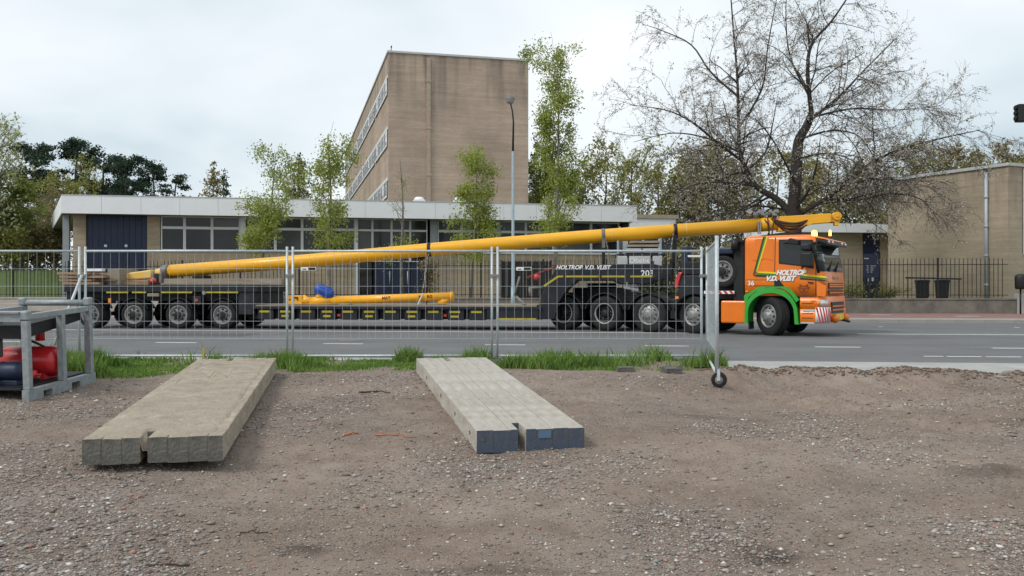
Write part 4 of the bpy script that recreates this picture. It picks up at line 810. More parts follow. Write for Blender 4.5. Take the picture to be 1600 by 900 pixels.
# ------------------------------------------------------------------ small yellow screw conveyor on the bed
AY = -.75
aq = lambda px, py: (lambda r_: Vector((r_[0], AY, r_[1])))(TR.hit(px, py, AY))
ag = empty('screw_conveyor', 'yellow screw conveyor with blue motor lying on the trailer bed', 'conveyor', TR.o, YAW)
zd = zt_ + .05
p0, p1 = aq(518, 469.5), aq(709, 463); b = MB(); b.tube([p0, p1], .128, 20); b.build('tube', M['auger'], ag)
b = MB(); b.tube([aq(704, 463.2), aq(707, 463.1)], .15, 18); b.build('flange', M['auger'], ag)
b = MB(); e1 = aq(701, 466); e2 = Vector((aq(687, 478).x, AY, zd + .02)); b.tube([e1, e2], [.1, .115], 14); b.build('outlet', M['auger'], ag)
b = MB(); b.tube([aq(486, 471.5), aq(500, 471), p0], [.14, .165, .13], 16); b.build('inlet_body', M['auger'], ag)
b = MB(); b.tube([aq(496, 470), aq(502, 461), aq(506, 457)], [.13, .13, .14], 14); b.build('inlet_neck', M['auger'], ag)
b = MB(); b.tube([aq(474, 469), aq(480, 470), aq(490, 471)], [.18, .12, .14], 16); b.build('coupling', M['auger'], ag)
a_, c_ = aq(453, 475.5), aq(475, 461.5); b = MB(); b.box(a_.x, c_.x, AY - .18, AY + .18, zd, c_.z); b.build('gearbox', M['auger'], ag, bev=.02)
b = MB(); b.box(a_.x + .12, c_.x - .12, AY - .186, AY - .181, c_.z - .1, c_.z - .05); b.build('slot', M['black'], ag)
for px in (456, 462, 468): q = aq(px, 468); b = MB(); b.cyl((q.x, AY - .2, q.z), (q.x, AY - .18, q.z), .025, n=8); b.build('bolt', M['black'], ag)
b = MB(); q0, q1 = aq(494, 450), aq(520, 462); b.tube([q0, q0 + (q1 - q0) * .12, q0 + (q1 - q0) * .85, q1], [.15, .18, .17, .12], 16); mo = b.build('motor', M['blue'], ag)
dv = (q1 - q0).normalized()
for k in range(10):
    an_ = 2 * math.pi * k / 10; up = Vector((0, 1, 0)); sd_ = dv.cross(up).normalized(); o_ = (up * math.cos(an_) + sd_ * math.sin(an_)) * .18
    b = MB(); b.bar(q0 + dv * .1 + o_, q1 - dv * .12 + o_, .012, .035); b.build('cooling_fin', M['blue'], mo)
b = MB(); b.cyl(q1, q1 + dv * .14, .05, n=10); b.build('shaft_cover', M['rim'], ag)
for px in (540, 680): q = aq(px, 469); b = MB(); b.box(q.x - .16, q.x + .16, AY - .2, AY + .2, zd - .003, q.z - .09); b.build('bearer_block', M['wood'], ag)
b = MB(); q = aq(662, 462); r_ = aq(656, 475); b.bar((q.x, AY - .15, q.z + .06), (r_.x, AY - .3, zd), .05, .02); b.build('strap', M['greybox'], ag)
dvx = (p1 - p0).normalized(); roll = math.atan2(dvx.z, dvx.x)
for s_, px in (('MAT', 605.5), ('F', 657.5), ('RG', 673)):
    q = p0.lerp(p1, (px - 518) / 191); Mx = Matrix.Translation((q.x, AY - .1285, q.z + .015)) @ Matrix.Rotation(-roll, 4, 'Y') @ Matrix.Rotation(R(90), 4, 'X'); text(s_, .13, M['crest'], ag, Mx, bold=.004, extrude=.006)

# planks and beams lying on the trailer
rr = random.Random(9)
zr = tq(200, 445)[1]
for i in range(15):
    lay = i // 4; px = 101 + rr.random() * 26; L_ = 1.0 + rr.random() * .55; a = tq(px, 440, -.6)[0]; y = -1.05 + (i % 4) * .42 + rr.random() * .1
    b = MB(); b.box(0, L_, -.14, .14, 0, .075); zz = zr + .003 + lay * .105
    o = b.build('wooden_plank', M['oldwood'], None, TR.world(a, y, zz + .004), (0, 0, YAW + R(rr.random() * 10 - 5)), bev=.008)
    tag(o, 'weathered wooden plank in the loose pile on the trailer tail' if lay < 3 else 'weathered wooden plank on top of the pile on the trailer tail', 'plank', 'planks piled on the trailer tail')
    if lay and i % 4 == 0:
        for yy in (-1.0, .3): b = MB(); b.box(0, .08, 0, .9, 0, .028); o = b.build('wooden_batten', M['wood'], None, TR.world(tq(115, 440, -.6)[0] + (.5 if yy > 0 else .1), yy, zz - .0285), (0, 0, YAW)); tag(o, 'thin wooden batten between plank layers on the trailer tail', 'batten', 'battens between the plank layers')
a = tq(148, 420, -.9); b = MB(); b.box(-.3, .3, -.1, .1, 0, .09); o = b.build('white_block', M['fascia'], None, TR.world(a[0], -.9, zr + .43), (0, 0, YAW), bev=.01); tag(o, 'small white block on top of the plank pile', 'block')
for (a0, a1, y0, y1, yy, lab) in ((256, 330, 443, 451, -1.22, 'long grey timber beam on the deck edge near the boom clamp'), (331, 440, 442, 450, -1.22, 'long grey timber beam overhanging the step of the trailer deck')):
    q0, q1 = tq(a0, y1, yy), tq(a1, y0, yy); zz = zr; b = MB(); b.box(q0[0], q1[0], yy, yy + .22, zz + .002, zz + .19); o = b.build('timber_beam', M['wood'], None, TR.o, (0, 0, YAW), bev=.01); tag(o, lab, 'beam')
b = MB(); q0, q1 = tq(168, 440, -.6), tq(186, 420, -.6); b.box(q0[0], q1[0], -.6, .6, zr + .002, q1[1]); o = b.build('timber_bulkhead', M['wood'], None, TR.o, (0, 0, YAW), bev=.01); tag(o, 'upright grey timber block between the planks and the boom tip', 'block')
q0, q1 = tq(190, 440, -.4), tq(232, 437, -.4); b = MB(); b.box(q0[0], q1[0], -.4, .4, zr + .002, q1[1] - .003); o = b.build('timber_cradle', M['oldwood'], None, TR.o, (0, 0, YAW), bev=.01); tag(o, 'flat timber cradle under the pointed boom tip', 'cradle')

# ------------------------------------------------------------------ tractor
TK = Frame(7.51, 24.86, 0, -R(32)); KY = -1.25
kq = lambda px, py, y=KY: TK.hit(px, py, y)
tk = empty('tractor_truck', 'orange heavy haulage tractor truck with green wheel arches and lit beacon', 'truck', TK.o, TK.yaw)
ax = [.03, kq(1085, 450)[0], kq(1013.5, 450)[0], kq(944, 450)[0], kq(880, 450)[0]]
wheel(tk, T_steer, R_steer, (ax[0], -1.06, .52), (0, 0, R(-35))); wheel(tk, T_steer, R_steer, (ax[0], 1.06, .52), (0, 0, math.pi + R(-35)))
wheel(tk, T_steer, R_steer, (ax[1], -1.07, .52), (0, 0, R(-20))); wheel(tk, T_steer, R_steer, (ax[1], 1.07, .52), (0, 0, math.pi - R(20)))
wheel(tk, T_steer, R_steer, (ax[2], -1.08, .52)); wheel(tk, T_steer, R_steer, (ax[2], 1.08, .52), (0, 0, math.pi))
for i in (3, 4): wheel(tk, T_drive, R_drive, (ax[i], -.97, .52)); wheel(tk, T_drive, R_drive, (ax[i], .97, .52), (0, 0, math.pi))
for i in range(5):
    b = MB(); b.cyl((ax[i], -.85, .52), (ax[i], .85, .52), .09, n=10); b.build('axle', M['black'], tk)
    if i:
        x = ax[i]; b = MB(); arc = [(x + .66 * math.cos(R(q)), .52 + .62 * math.sin(R(q))) for q in range(12, 169, 12)]; ar2 = [(x + .63 * math.cos(R(q)), .52 + .585 * math.sin(R(q))) for q in range(168, 11, -12)]
        for s_ in (-1, 1): b.prism(arc + ar2, s_ * 1.25 if s_ < 0 else .7, -.7 if s_ < 0 else 1.25)
        b.build('mudguard', M['plastic'], tk)
b = MB(); b.box(ax[4] - .9, 1.1, -.48, -.36, .75, 1.05); b.box(ax[4] - .9, 1.1, .36, .48, .75, 1.05)
for x in (ax[4] - .8, ax[3] + .7, ax[1] + .6, -.9, .9): b.box(x, x + .12, -.359, .359, .8, 1.0)
b.build('chassis_frame', M['black'], tk)
b = MB(); b.box(ax[4] - .1, ax[3] + .1, -.45, .45, 1.052, 1.28); b.cyl(((ax[3] + ax[4]) / 2, 0, 1.28), ((ax[3] + ax[4]) / 2, 0, 1.42), .45, n=24); b.build('fifth_wheel', M['black'], tk)
# cab shell as a loft
XR = kq(1163, 400)[0]; HW = 1.25
def cabring(z, xf, inset=0, rf=.2, rb_=.06):
    hw = HW - inset; xr = XR + inset; p = []
    for cx, cy, r_, a0 in ((xr + rb_, -hw + rb_, rb_, 180), (xf - rf, -hw + rf, rf, 270), (xf - rf, hw - rf, rf, 0), (xr + rb_, hw - rb_, rb_, 90)):
        n_ = 7
        for k in range(n_): a = R(a0 + 90 * k / (n_ - 1)); p.append((cx + r_ * math.cos(a), cy + r_ * math.sin(a), z))
    return p
CABT = kq(1215, 367.5)[1]
prof = [(1.06, 1.41), (1.45, 1.41), (1.66, 1.395), (2.36, 1.265), (2.46, 1.235)]
b = MB(); rg = [cabring(z, xf) for z, xf in prof] + [cabring(CABT - .08, 1.18, .012), cabring(CABT - .03, 1.11, .04), cabring(CABT, 1.0, .10)]
b.rings(rg); b.build('cab', M['orange'], tk)
def sidepoly(pp, name, m, y0=KY - .006, y1=KY + .001, par=None, bev=0):
    b = MB(); b.prism([kq(*p) for p in pp], y0, y1); return b.build(name, m, par or tk, bev=bev)
# door: seams, window, handle
for p0, p1 in (((1211.5, 371), (1210, 448)), ((1275.5, 372), (1274.5, 462))):
    a, c = kq(*p0), kq(*p1); b = MB(); b.bar((a[0], KY - .001, a[1]), (c[0], KY - .001, c[1]), .006, .018); b.build('door_seam', M['stripeb'], tk)
a, c = kq(1242, 463.5), kq(1276, 463.8); b = MB(); b.bar((a[0], KY - .001, a[1]), (c[0], KY - .001, c[1]), .006, .02); b.build('door_seam', M['stripeb'], tk)
wn = sidepoly(((1217, 374.5), (1270, 374.5), (1271.5, 420), (1248, 415.5), (1217, 412)), 'side_window', M['plastic'], KY - .008)
sidepoly(((1219, 376.5), (1268, 376.5), (1269, 417.5), (1248, 413.5), (1219, 410)), 'pane', M['glass'], KY - .012, KY - .0085, wn)
sidepoly(((1180.5, 373), (1208, 373), (1208, 407), (1194, 404), (1189, 407), (1176, 407)), 'side_recess', M['orange'], KY - .012, bev=.005)
# livery stripes
for off_, m, yy in ((-3.2, 'stripeb', .013), (-.8, 'stripeg', .0135), (1.8, 'stripey', .014)):
    w_ = 2.6
    pp = [(1196 + off_, 369.5), (1196 + off_ + w_, 369.5), (1180 + off_ + w_, 424 - off_ * 1.0), (1180 + off_, 426.5 - off_ * 1.0)]
    sidepoly(pp, 'livery_stripe', M[m], KY - yy - .003)
    ya = 428.5 - off_ * 1.05
    sidepoly(((1180 + off_, ya - 2.4), (1213, ya - 1.2), (1213, ya + 1.4), (1184 + off_, ya)), 'livery_stripe', M[m], KY - yy - .0033)
for y0, m, yy in ((428.0, 'stripey', .0085), (431.0, 'stripeg', .0088), (434.2, 'stripeb', .0091)):
    sidepoly(((1250, y0 - .2), (1290, y0 + 3.6), (1293 + (y0 - 428) * .6, y0 + 6), (1290, y0 + 6.4 - (y0 - 428) * .2), (1250, y0 + 2.4)), 'livery_stripe', M[m], KY - yy)
sidepoly(((1165, 436.5), (1211, 436.5), (1211, 437.6), (1165, 437.6)), 'livery_stripe', M['stripeg'], KY - .007)
q = kq(1235.5, 426.2); text('HOLTROP', .172, M['white'], tk, side_matrix(q[0], KY - .022, q[1]), shear=.35, bold=.010, space=.93, extrude=.005)
q = kq(1219, 435.4); text('V.D. VLIST', .175, M['white'], tk, side_matrix(q[0], KY - .022, q[1]), shear=.35, bold=.010, space=.97, extrude=.005)
q = kq(1173.5, 442.8); text('36', .185, M['white'], tk, side_matrix(q[0], KY - .012, q[1]), bold=.003)
# crest on the door
x, z = kq(1256, 453); b = MB(); yy = KY - .006
sh = [(x - .1, z + .1), (x + .1, z + .1), (x + .11, z), (x + .06, z - .1), (x, z - .15), (x - .06, z - .1), (x - .11, z)]
for i in range(len(sh)): a, c = sh[i], sh[(i + 1) % len(sh)]; b.bar((a[0], yy, a[1]), (c[0], yy, c[1]), .006, .022)
b.bar((x - .09, yy, z + .03), (x + .09, yy, z + .03), .005, .02); b.bar((x, yy - .001, z + .09), (x, yy - .001, z - .13), .005, .018); b.bar((x - .08, yy - .002, z + .08), (x + .07, yy - .002, z - .07), .005, .016); b.bar((x + .08, yy - .003, z + .08), (x - .07, yy - .003, z - .07), .005, .016)
for s_ in (-1, 1): b.bar((x + s_ * .11, yy, z + .02), (x + s_ * .15, yy, z + .08), .005, .03); b.bar((x + s_ * .06, yy, z + .11), (x + s_ * .11, yy, z + .14), .005, .03)
b.cyl((x, yy + .003, z - .02), (x, yy - .005, z - .02), .035, n=10); b.build('crest', M['crest'], tk)
sidepoly(((1211, 437.5), (1218, 437.5), (1226, 448.5), (1210.5, 448.5)), 'door_handle_recess', M['plastic'], KY - .009)
# green wheel arch
c0 = .035; b = MB(); outer = []; inner = []
for q in range(0, 181, 12): outer.append((c0 + .70 * math.cos(R(q)), .62 + .66 * math.sin(R(q)))); inner.append((c0 + .61 * math.cos(R(q)), .62 + .52 * math.sin(R(q))))
outer = [(c0 + .73, .32)] + outer + [(c0 - .70, .32)]; inner = [(c0 + .63, .32)] + inner + [(c0 - .61, .32)]
for i in range(len(outer) - 1): b.prism([outer[i], outer[i + 1], inner[i + 1], inner[i]], KY - .06, KY + .45)
b.build('wheel_arch', M['green'], tk)
b = MB(); b.prism([(XR, 1.075), (XR, .93), (c0 - .66, .78), (c0 - .60, 1.02), (c0 - .42, 1.17), (c0 - .1, 1.285), (c0 + .3, 1.262), (c0 + .5, 1.13), (c0 + .66, .9), (c0 + .74, .96), (c0 + .56, 1.2), (c0 + .38, 1.31), (c0 - .3, 1.31)], KY - .03, KY + .4); b.build('wheel_arch', M['green'], tk)
b = MB(); b.box(XR + .1, .75, -.75, .75, .6, 1.3); b.build('engine_bay', M['black'], tk)
x, z = kq(1168, 455); b = MB(); b.box(x - .04, x + .04, KY - .05, KY - .031, z - .02, z + .02); b.build('side_marker', M['amber'], tk)
# lower front: step panels, bumper, headlight
def lowring(z, xf, rf=.22, inset=0):
    hw = HW - inset; p = []
    for cx, cy, r_, a0 in ((.80, -hw + .02, .02, 180), (xf - rf, -hw + rf, rf, 270), (xf - rf, hw - rf, rf, 0), (.80, hw - .02, .02, 90)):
        for k in range(7): a = R(a0 + 90 * k / 6); p.append((cx + r_ * math.cos(a), cy + r_ * math.sin(a), z))
    return p
b = MB(); b.rings([lowring(.36, 1.40, .22, .03), lowring(.40, 1.45), lowring(.70, 1.46), lowring(.705, 1.45, .22, .012), lowring(.73, 1.45, .22, .012), lowring(.735, 1.46), lowring(1.055, 1.43)]); b.build('bumper', M['orange'], tk)
b = MB(); b.box(.86, 1.18, KY - .012, KY + .02, .66, .71); b.build('step_trim', M['coping'], tk); b = MB(); b.box(.8, 1.15, KY - .004, KY + .02, .345, .385); b.build('step_trim', M['coping'], tk)
sidepoly(((1276.5, 441), (1292, 447), (1290, 464), (1276.5, 463)), 'corner_panel', M['orange'], KY - .028, bev=.012)
def front_patch(z0, z1, x0, x1, rf, ystart, yend, name, m, off_=.012, n_=14, par=None, lo=False):
    # sheet wrapped round the rounded front corner: runs along the outline from side to front
    def outline(xf, hw=HW):
        p = [(.9 + (xf - rf - .9) * k / 6, -hw - off_) for k in range(7)]
        p += [(xf - rf + (rf + off_) * math.sin(R(9 * k)), -hw + rf - (rf + off_) * math.cos(R(9 * k))) for k in range(1, 11)]
        p += [(xf + off_, -hw + rf + (2 * hw - 2 * rf) * k / 12) for k in range(1, 13)]
        p += [(xf - rf + (rf + off_) * math.cos(R(9 * k)), hw - rf + (rf + off_) * math.sin(R(9 * k))) for k in range(1, 11)]
        return p
    A, B_ = outline(x0), outline(x1); lo_, hi_ = ystart, yend; V_ = [(x, y, z0) for x, y in A[lo_:hi_]] + [(x, y, z1) for x, y in B_[lo_:hi_]]; k = hi_ - lo_
    b = MB(); b.add(V_, [(i, i + 1, i + 1 + k, i + k) for i in range(k - 1)], 0, True); o = b.build(name, m, par or tk); s_ = o.modifiers.new('thick', 'SOLIDIFY'); s_.thickness = .008; s_.offset = 0; return o
front_patch(1.70, 2.40, 1.388, 1.254, .2, 9, 33, 'windscreen', M['clear'], .006)
front_patch(1.66, 2.46, 1.395, 1.237, .2, 7, 10, 'pillar_trim', M['plastic'], .007)
front_patch(2.405, 2.47, 1.252, 1.232, .2, 8, 34, 'pillar_trim', M['plastic'], .008)
hl = front_patch(.80, .96, 1.455, 1.44, .22, 6, 17, 'headlight', M['headlight'], .012); front_patch(.82, .94, 1.454, 1.443, .22, 6, 9, 'indicator', M['amber'], .020, par=hl)
# red white chevron plate
k0, k1 = 5, 18
pl = front_patch(.38, .77, 1.455, 1.46, .22, k0, k1, 'marker_plate', M['white'], .014)
for i in range(k0, k1 - 1, 2):
    def pt(j, f):
        rf, xf, off_ = .22, 1.46, .022
        p = [(.9 + (xf - rf - .9) * k / 6, -HW - off_) for k in range(7)] + [(xf - rf + (rf + off_) * math.sin(R(9 * k)), -HW + rf - (rf + off_) * math.cos(R(9 * k))) for k in range(1, 11)] + [(xf + off_, -HW + rf + (2 * HW - 2 * rf) * k / 12) for k in range(1, 13)]
        j = max(k0, min(k1 - 1, j)); lo_ = int(j); fr_ = j - lo_; q = p[lo_]; q2 = p[min(lo_ + 1, len(p) - 1)]
        return (q[0] + (q2[0] - q[0]) * fr_, q[1] + (q2[1] - q[1]) * fr_, .385 + .38 * f)
    b = MB()
    for f in range(4):
        f0, f1 = f / 4, (f + 1) / 4; j0, j1 = i + 2.2 - 2.2 * f0, i + 2.2 - 2.2 * f1
        b.add([pt(j0, f0), pt(j0 + .95, f0), pt(j1 + .95, f1), pt(j1, f1)], [(0, 1, 2, 3)])
    b.build('red_stripe', M['red'], pl)
# grille, lower grille
for z0, z1 in ((1.10, 1.20), (1.25, 1.40)):
    b = MB(); b.box(1.40, 1.435, -.85, .85, z0, z1); b.build('grille_slot', M['plastic'], tk)
b = MB(); b.box(1.44, 1.478, -.7, .7, .60, .9); b.build('grille_slot', M['plastic'], tk)
for z0 in (1.13, 1.29, 1.34): b = MB(); b.box(1.436, 1.452, -.84, .84, z0, z0 + .035); b.build('grille_bar', M['orange'], tk)
for z0 in (.67, .77): b = MB(); b.box(1.479, 1.49, -.68, .68, z0, z0 + .04); b.build('grille_bar', M['orange'], tk)
b = MB(); b.box(1.405, 1.425, -.3, .3, 1.5, 1.57); b.build('badge', M['rim'], tk)
b = MB(); b.box(1.45, 1.53, -.45, .45, .40, .58); b.box(1.53, 1.57, -.26, .26, .43, .53); b.build('number_plate', M['stripey'], tk)
for y in (-.62, .62): b = MB(); b.lathe([(.002, -.12), (.07, -.1), (.11, 0), (.08, .09), (.002, .11)], 14, Matrix.Translation((1.53, y, .46))); b.build('tow_cover', M['orange'], tk)
b = MB(); b.cyl((1.45, .3, .42), (1.72, .3, .36), .03, n=8); b.build('tow_pin', M['black'], tk)
# sun visor, lamps, beacons, mirrors
b = MB(); vis = [(1.18, 2.55), (1.44, 2.50), (1.47, 2.40), (1.42, 2.40), (1.2, 2.47)]; b.prism(vis, -1.17, 1.17); b.build('sun_visor', M['plastic'], tk, bev=.015)
b = MB(); b.prism([(1.0, 2.57), (1.2, 2.565), (1.44, 2.515), (1.41, 2.55), (1.15, 2.615), (1.0, 2.63)], -1.16, 1.16); b.build('visor_top', M['orange'], tk, bev=.01)
for y in (-1.0, -.55, .55, 1.0): b = MB(); b.cyl((1.44, y, 2.47), (1.485, y, 2.465), .035, n=10); b.build('visor_lamp', M['headlight'], tk)
for px, py, y, r_ in ((1272.5, 359.5, -.95, .075), (1297, 365, -.35, .032)):
    x, z = kq(px, py, y); b = MB(); Mz = Matrix.Translation((x, y, CABT - .09 if r_ > .06 else CABT - .06)) @ Matrix.Rotation(R(90), 4, 'X'); b.lathe([(r_ * .9, 0), (r_ * 1.0, .05)], 16, Mz); b.lathe([(r_ * 1.05, .0), (r_ * 1.05, .05), (r_, .051)], 16, Mz); bo = b.build('beacon', M['plastic'], tk)
    b = MB(); b.lathe([(r_, .051), (r_ * .98, .14), (r_ * .7, .2), (.002, .21)], 16, Mz); b.build('beacon_lens', M['beacon'], bo)
for (a0, a1, y0, y1, yo) in ((1250, 1268.5, 393.5, 417.5, -.30), (1250, 1265, 380, 391.5, -.28)):
    p0, p1 = kq(a0, y1, KY + yo), kq(a1, y0, KY + yo); b = MB(); b.box(p0[0], p1[0], KY + yo, KY + yo + .2, p0[1], p1[1]); b.build('mirror', M['plastic'], tk, bev=.05, seg=3)
    b = MB(); b.bar((p1[0] - .02, KY + yo + .1, p1[1] - .05), (p1[0] + .22, KY + .05, p1[1] - .02), .04, .035); b.build('mirror_arm', M['plastic'], tk)
p0, p1 = kq(1234, 381, KY - .1), kq(1248, 375, KY - .1); b = MB(); b.prism([(p0[0] - .2, p0[1] + .02), (p1[0], p0[1] - .03), (p1[0], p1[1] - .0), (p0[0] + .02, p1[1] + .06)], KY - .16, KY - .001); b.build('window_deflector', M['plastic'], tk, bev=.02)
x, z = kq(1272, 428, KY - .2); b = MB(); b.bar((kq(1270, 405)[0], KY - .02, kq(1270, 404)[1]), (kq(1256, 421)[0], KY - .25, kq(1256, 420)[1]), .035, .035); b.build('mirror_arm', M['plastic'], tk)
for y in (-.75, 0.05): 
    b = MB(); b.bar((1.412, y, 1.70), (1.345, y + .62, 1.98), .02, .02); b.bar((1.36, y + .32, 1.90), (1.35, y + .9, 1.95), .015, .02); b.build('wiper', M['plastic'], tk)
a, c = kq(1263, 441), kq(1271, 442); b = MB(); b.bar((a[0], KY - .02, a[1]), (c[0], KY - .02, c[1]), .03, .03); b.build('door_handle', M['plastic'], tk)
for z0 in (.48, .60, .86): b = MB(); b.box(.84, 1.12, KY - .006, KY + .01, z0, z0 + .018); b.build('step_gap', M['stripeb'], tk)
a, c = kq(1166, 446.5), kq(1210, 446.8); b = MB(); b.bar((a[0], KY - .002, a[1]), (c[0], KY - .002, c[1]), .006, .016); b.build('door_seam', M['stripeb'], tk)
x, z = kq(1270, 470); b = MB(); b.box(x - .05, x + .05, KY - .02, KY + .01, z - .02, z + .02); b.build('indicator', M['amber'], tk)
b = MB(); b.box(c0 - .62, c0 - .58, KY + .02, KY + .4, .16, .36); b.build('mud_flap', M['plastic'], tk)
# orange side tank and gear behind the cab
def kbox(px0, px1, py0, py1, y0, y1, name, m, bev=.02):
    a = kq(px0, py1, y0); c = kq(px1, py0, y0); b = MB(); b.box(a[0], c[0], y0, y1, a[1], c[1]); return b.build(name, m, tk, bev=bev)
kbox(1126, 1166, 470, 504.5, -1.24, -.6, 'side_tank', M['orange'], .04)
kbox(1146, 1163, 375, 470, -1.1, 1.1, 'rear_tower', M['black'], .03)
kbox(1100, 1146, 386, 398, -1.15, .9, 'tower_roll', M['dkblue'], .05); kbox(1098, 1147, 398, 468, -.7, .9, 'tower_body', M['black'], .03)
b = MB(); x, z = kq(1149, 385, -1.15); b.cyl((x, -1.2, z - .1), (x, -1.2, z + .2), .1, n=12); b.build('air_intake', M['plastic'], tk)
b = MB(); b.bar((x, -1.2, z + .15), (XR + .1, -1.15, z + .15), .05, .05); b.build('intake_pipe', M['plastic'], tk)
x, z = kq(1128.5, 424, -1.12); wheel(tk, T_spare, R_spare, (x, -.98, z), name='spare_wheel')
kbox(1100, 1147, 454.5, 459, -1.2, -1.15, 'marker_plate', M['white'], 0)
a0 = kq(1101, 459, -1.2); 
for i in range(5):
    q0 = kq(1103 + i * 9, 459, -1.2); q1 = kq(1107 + i * 9, 454.5, -1.2); b = MB(); b.prism([(q0[0] + .06, q0[1] + .002), (q0[0] + .14, q0[1] + .002), (q0[0] + .08, q1[1] - .002), (q0[0], q1[1] - .002)], -1.206, -1.2005); b.build('red_stripe', M['red'], tk)
kbox(1060, 1098, 430, 468, -.95, .8, 'equipment_box', M['navy'], .03); kbox(1064, 1075, 384, 412, -.6, -.3, 'exhaust_cover', M['dkblue'], .04); kbox(1062, 1110, 408, 430, -.6, .7, 'power_pack', M['black'], .03)
b = MB(); arc = [kq(*p, -1.0) for p in ((1054, 450), (1054.5, 440), (1057, 431), (1061, 426), (1066, 425.5), (1063, 432), (1061, 440), (1059, 450))]; b.prism(arc, -1.0, -.75); b.build('red_guard', M['red'], tk, bev=.02)
kbox(1055, 1060, 463, 467, -1.24, -1.2, 'side_marker', M['amber'], 0); kbox(1047, 1056, 467, 498, -1.1, -.7, 'battery_box', M['plastic'], .02)
for px, y in ((986, 448), (1005, 449)): pass
a, c = kq(975, 449, -1.1), kq(998, 453, -1.1); b = MB(); b.bar((a[0], -1.1, a[1]), (c[0], -1.1, c[1]), .05, .06); b.bar((a[0] + .1, -1.1, a[1]), (a[0] + .1, -1.1, a[1] + .16), .04, .04); b.build('release_lever', M['rim'], tk)
for px in (1020, 1034, 1066): b = MB(); x, z = kq(px, 424, -.9); b.cyl((x, -.9, 1.2), (x, -.85, z + .3), .02, n=6); b.build('air_line', M['plastic'], tk)

# ------------------------------------------------------------------ mesh site fence
FD = 15.4
def fence_meshes(Wd):
    H = 1.98; pr = .021
    a = MB(); a.cyl((0, 0, 0), (0, 0, H), pr, n=10); post = a.mesh('post', M['galv'])
    a = MB(); a.tube([(.02, 0, 0), (Wd - .02, 0, 0)], .020, 8); rail = a.mesh('rail', M['galv'])
    a = MB(); n_ = 24
    for i in range(1, n_): x = Wd * i / n_; a.tube([(x, 0, .40), (x, 0, 1.90)], .0022, 4, False)
    for k in range(5): z = 1.90 - (k + 1) * .30; a.tube([(.02, -.004, z), (Wd - .02, -.004, z)], .0026, 4, False)
    return post, rail, a.mesh('wire_mesh', M['galv'])
cl = MB(); cl.box(-.075, .075, -.03, .03, -.025, .025); cl.cyl((0, -.06, 0), (0, .05, 0), .014, n=6); cl_me = cl.mesh('clamp', M['rim'])
fb = MB(); fb.rings([[(-x, -y, z), (x, -y, z), (x, y, z), (-x, y, z)] for x, y, z in ((.36, .115, 0), (.36, .115, .08), (.33, .09, .13))], smooth=False); fb_me = fb.mesh('ballast_block', M['block'])
def fence_panel(px0, px1, label, plate=None, clamp=True, d0=FD, d1=FD):
    p, q = PX(px0, 450, d0), PX(px1, 450, d1); Wd = (q - p).xy.length; yaw = math.atan2(q.y - p.y, q.x - p.x)
    po, ra, wi = fence_meshes(Wd); o = empty('mesh_fence', label, 'fence panel', (p.x, p.y, 0), yaw, 'galvanised mesh fence panels along the verge')
    link('post', po, o); link('post', po, o, (Wd, 0, 0)); link('rail', ra, o, (0, 0, 1.905)); link('rail', ra, o, (0, 0, .105)); tag(link('wire_mesh', wi, o), kind='stuff')
    if clamp: link('clamp', cl_me, o, (Wd + .045, 0, 1.48))
    if plate:
        x = plate; b = MB(); b.box(x, x + .26, -.012, -.006, 1.57, 1.63); s_ = b.build('name_plate', M['white'], o); b = MB(); b.box(x + .13, x + .25, -.0145, -.0125, 1.578, 1.622); b.box(x + .03, x + .09, -.0145, -.0125, 1.585, 1.6); b.build('plate_print', M['stripeb'], s_)
    return o, p, yaw, Wd
fence_panel(-194, 124, 'mesh fence panel behind the galvanised equipment frame')
fence_panel(133.5, 448.5, 'mesh fence panel in front of the rear trailer wheels')
fence_panel(457.5, 768.5, 'mesh fence panel in front of the small yellow screw conveyor', .14)
fo, fp, fyaw, fw = fence_panel(777.5, 1096, 'mesh fence panel in front of the tractor rear wheels', .32)
b = MB(); b.box(fw - .24, fw - .02, -.03, -.024, 1.80, 1.835); b.build('name_plate', M['white'], fo)
for px, lab in ((128.5, 'concrete fence foot beside the equipment frame'), (453, 'concrete fence foot between the two timber mats'), (773, 'concrete fence foot behind the pale timber mat'), (1100, 'dark concrete fence foot beside the wheeled gate panel')):
    p = PX(px, 450, FD); o = link('ballast_block', fb_me, None, (p.x, p.y, float(zsite(p.x, FD)) - .06), (0, 0, R(90 if px < 1000 else 4))); tag(o, lab, 'block', 'concrete feet under the mesh fence')
# wheeled gate panel swung towards the site
p, q = PX(1104.5, 450, FD + .02), PX(1120, 450, 12.15); Wd = (q - p).xy.length; yaw = math.atan2(q.y - p.y, q.x - p.x); po, ra, wi = fence_meshes(Wd)
zg = float(zsite(q.x, q.y)); g = empty('swing_gate', 'mesh gate panel on a caster wheel, swung open towards the site', 'gate', (p.x, p.y, 0), yaw)
link('post', po, g); a = MB(); a.cyl((0, 0, zg + .13), (0, 0, 1.98), .027, n=10); a.build('post', M['galv'], g, (Wd, 0, 0)); link('rail', ra, g, (0, 0, 1.905)); link('rail', ra, g, (0, 0, .105)); tag(link('wire_mesh', wi, g), kind='stuff')
a = MB(); 
for i in range(1, 24): pass
t_ = MB(); t_.lathe([(.055, -.03), (.09, -.035), (.105, -.02), (.105, .02), (.09, .035), (.055, .03)], 24, Matrix.Rotation(R(90), 4, 'Z')); wh = t_.build('wheel', M['rubber'], g, (Wd + .0, .03, zg + .10), (0, 0, -yaw + R(70)))
t_ = MB(); t_.lathe([(.056, -.025), (.04, -.03), (.02, -.04), (.002, -.04)], 16, Matrix.Rotation(R(90), 4, 'Z')); t_.lathe([(.056, .025), (.04, .03), (.02, .04), (.002, .04)], 16, Matrix.Rotation(R(90), 4, 'Z')); t_.build('rim', M['rim'], wh)
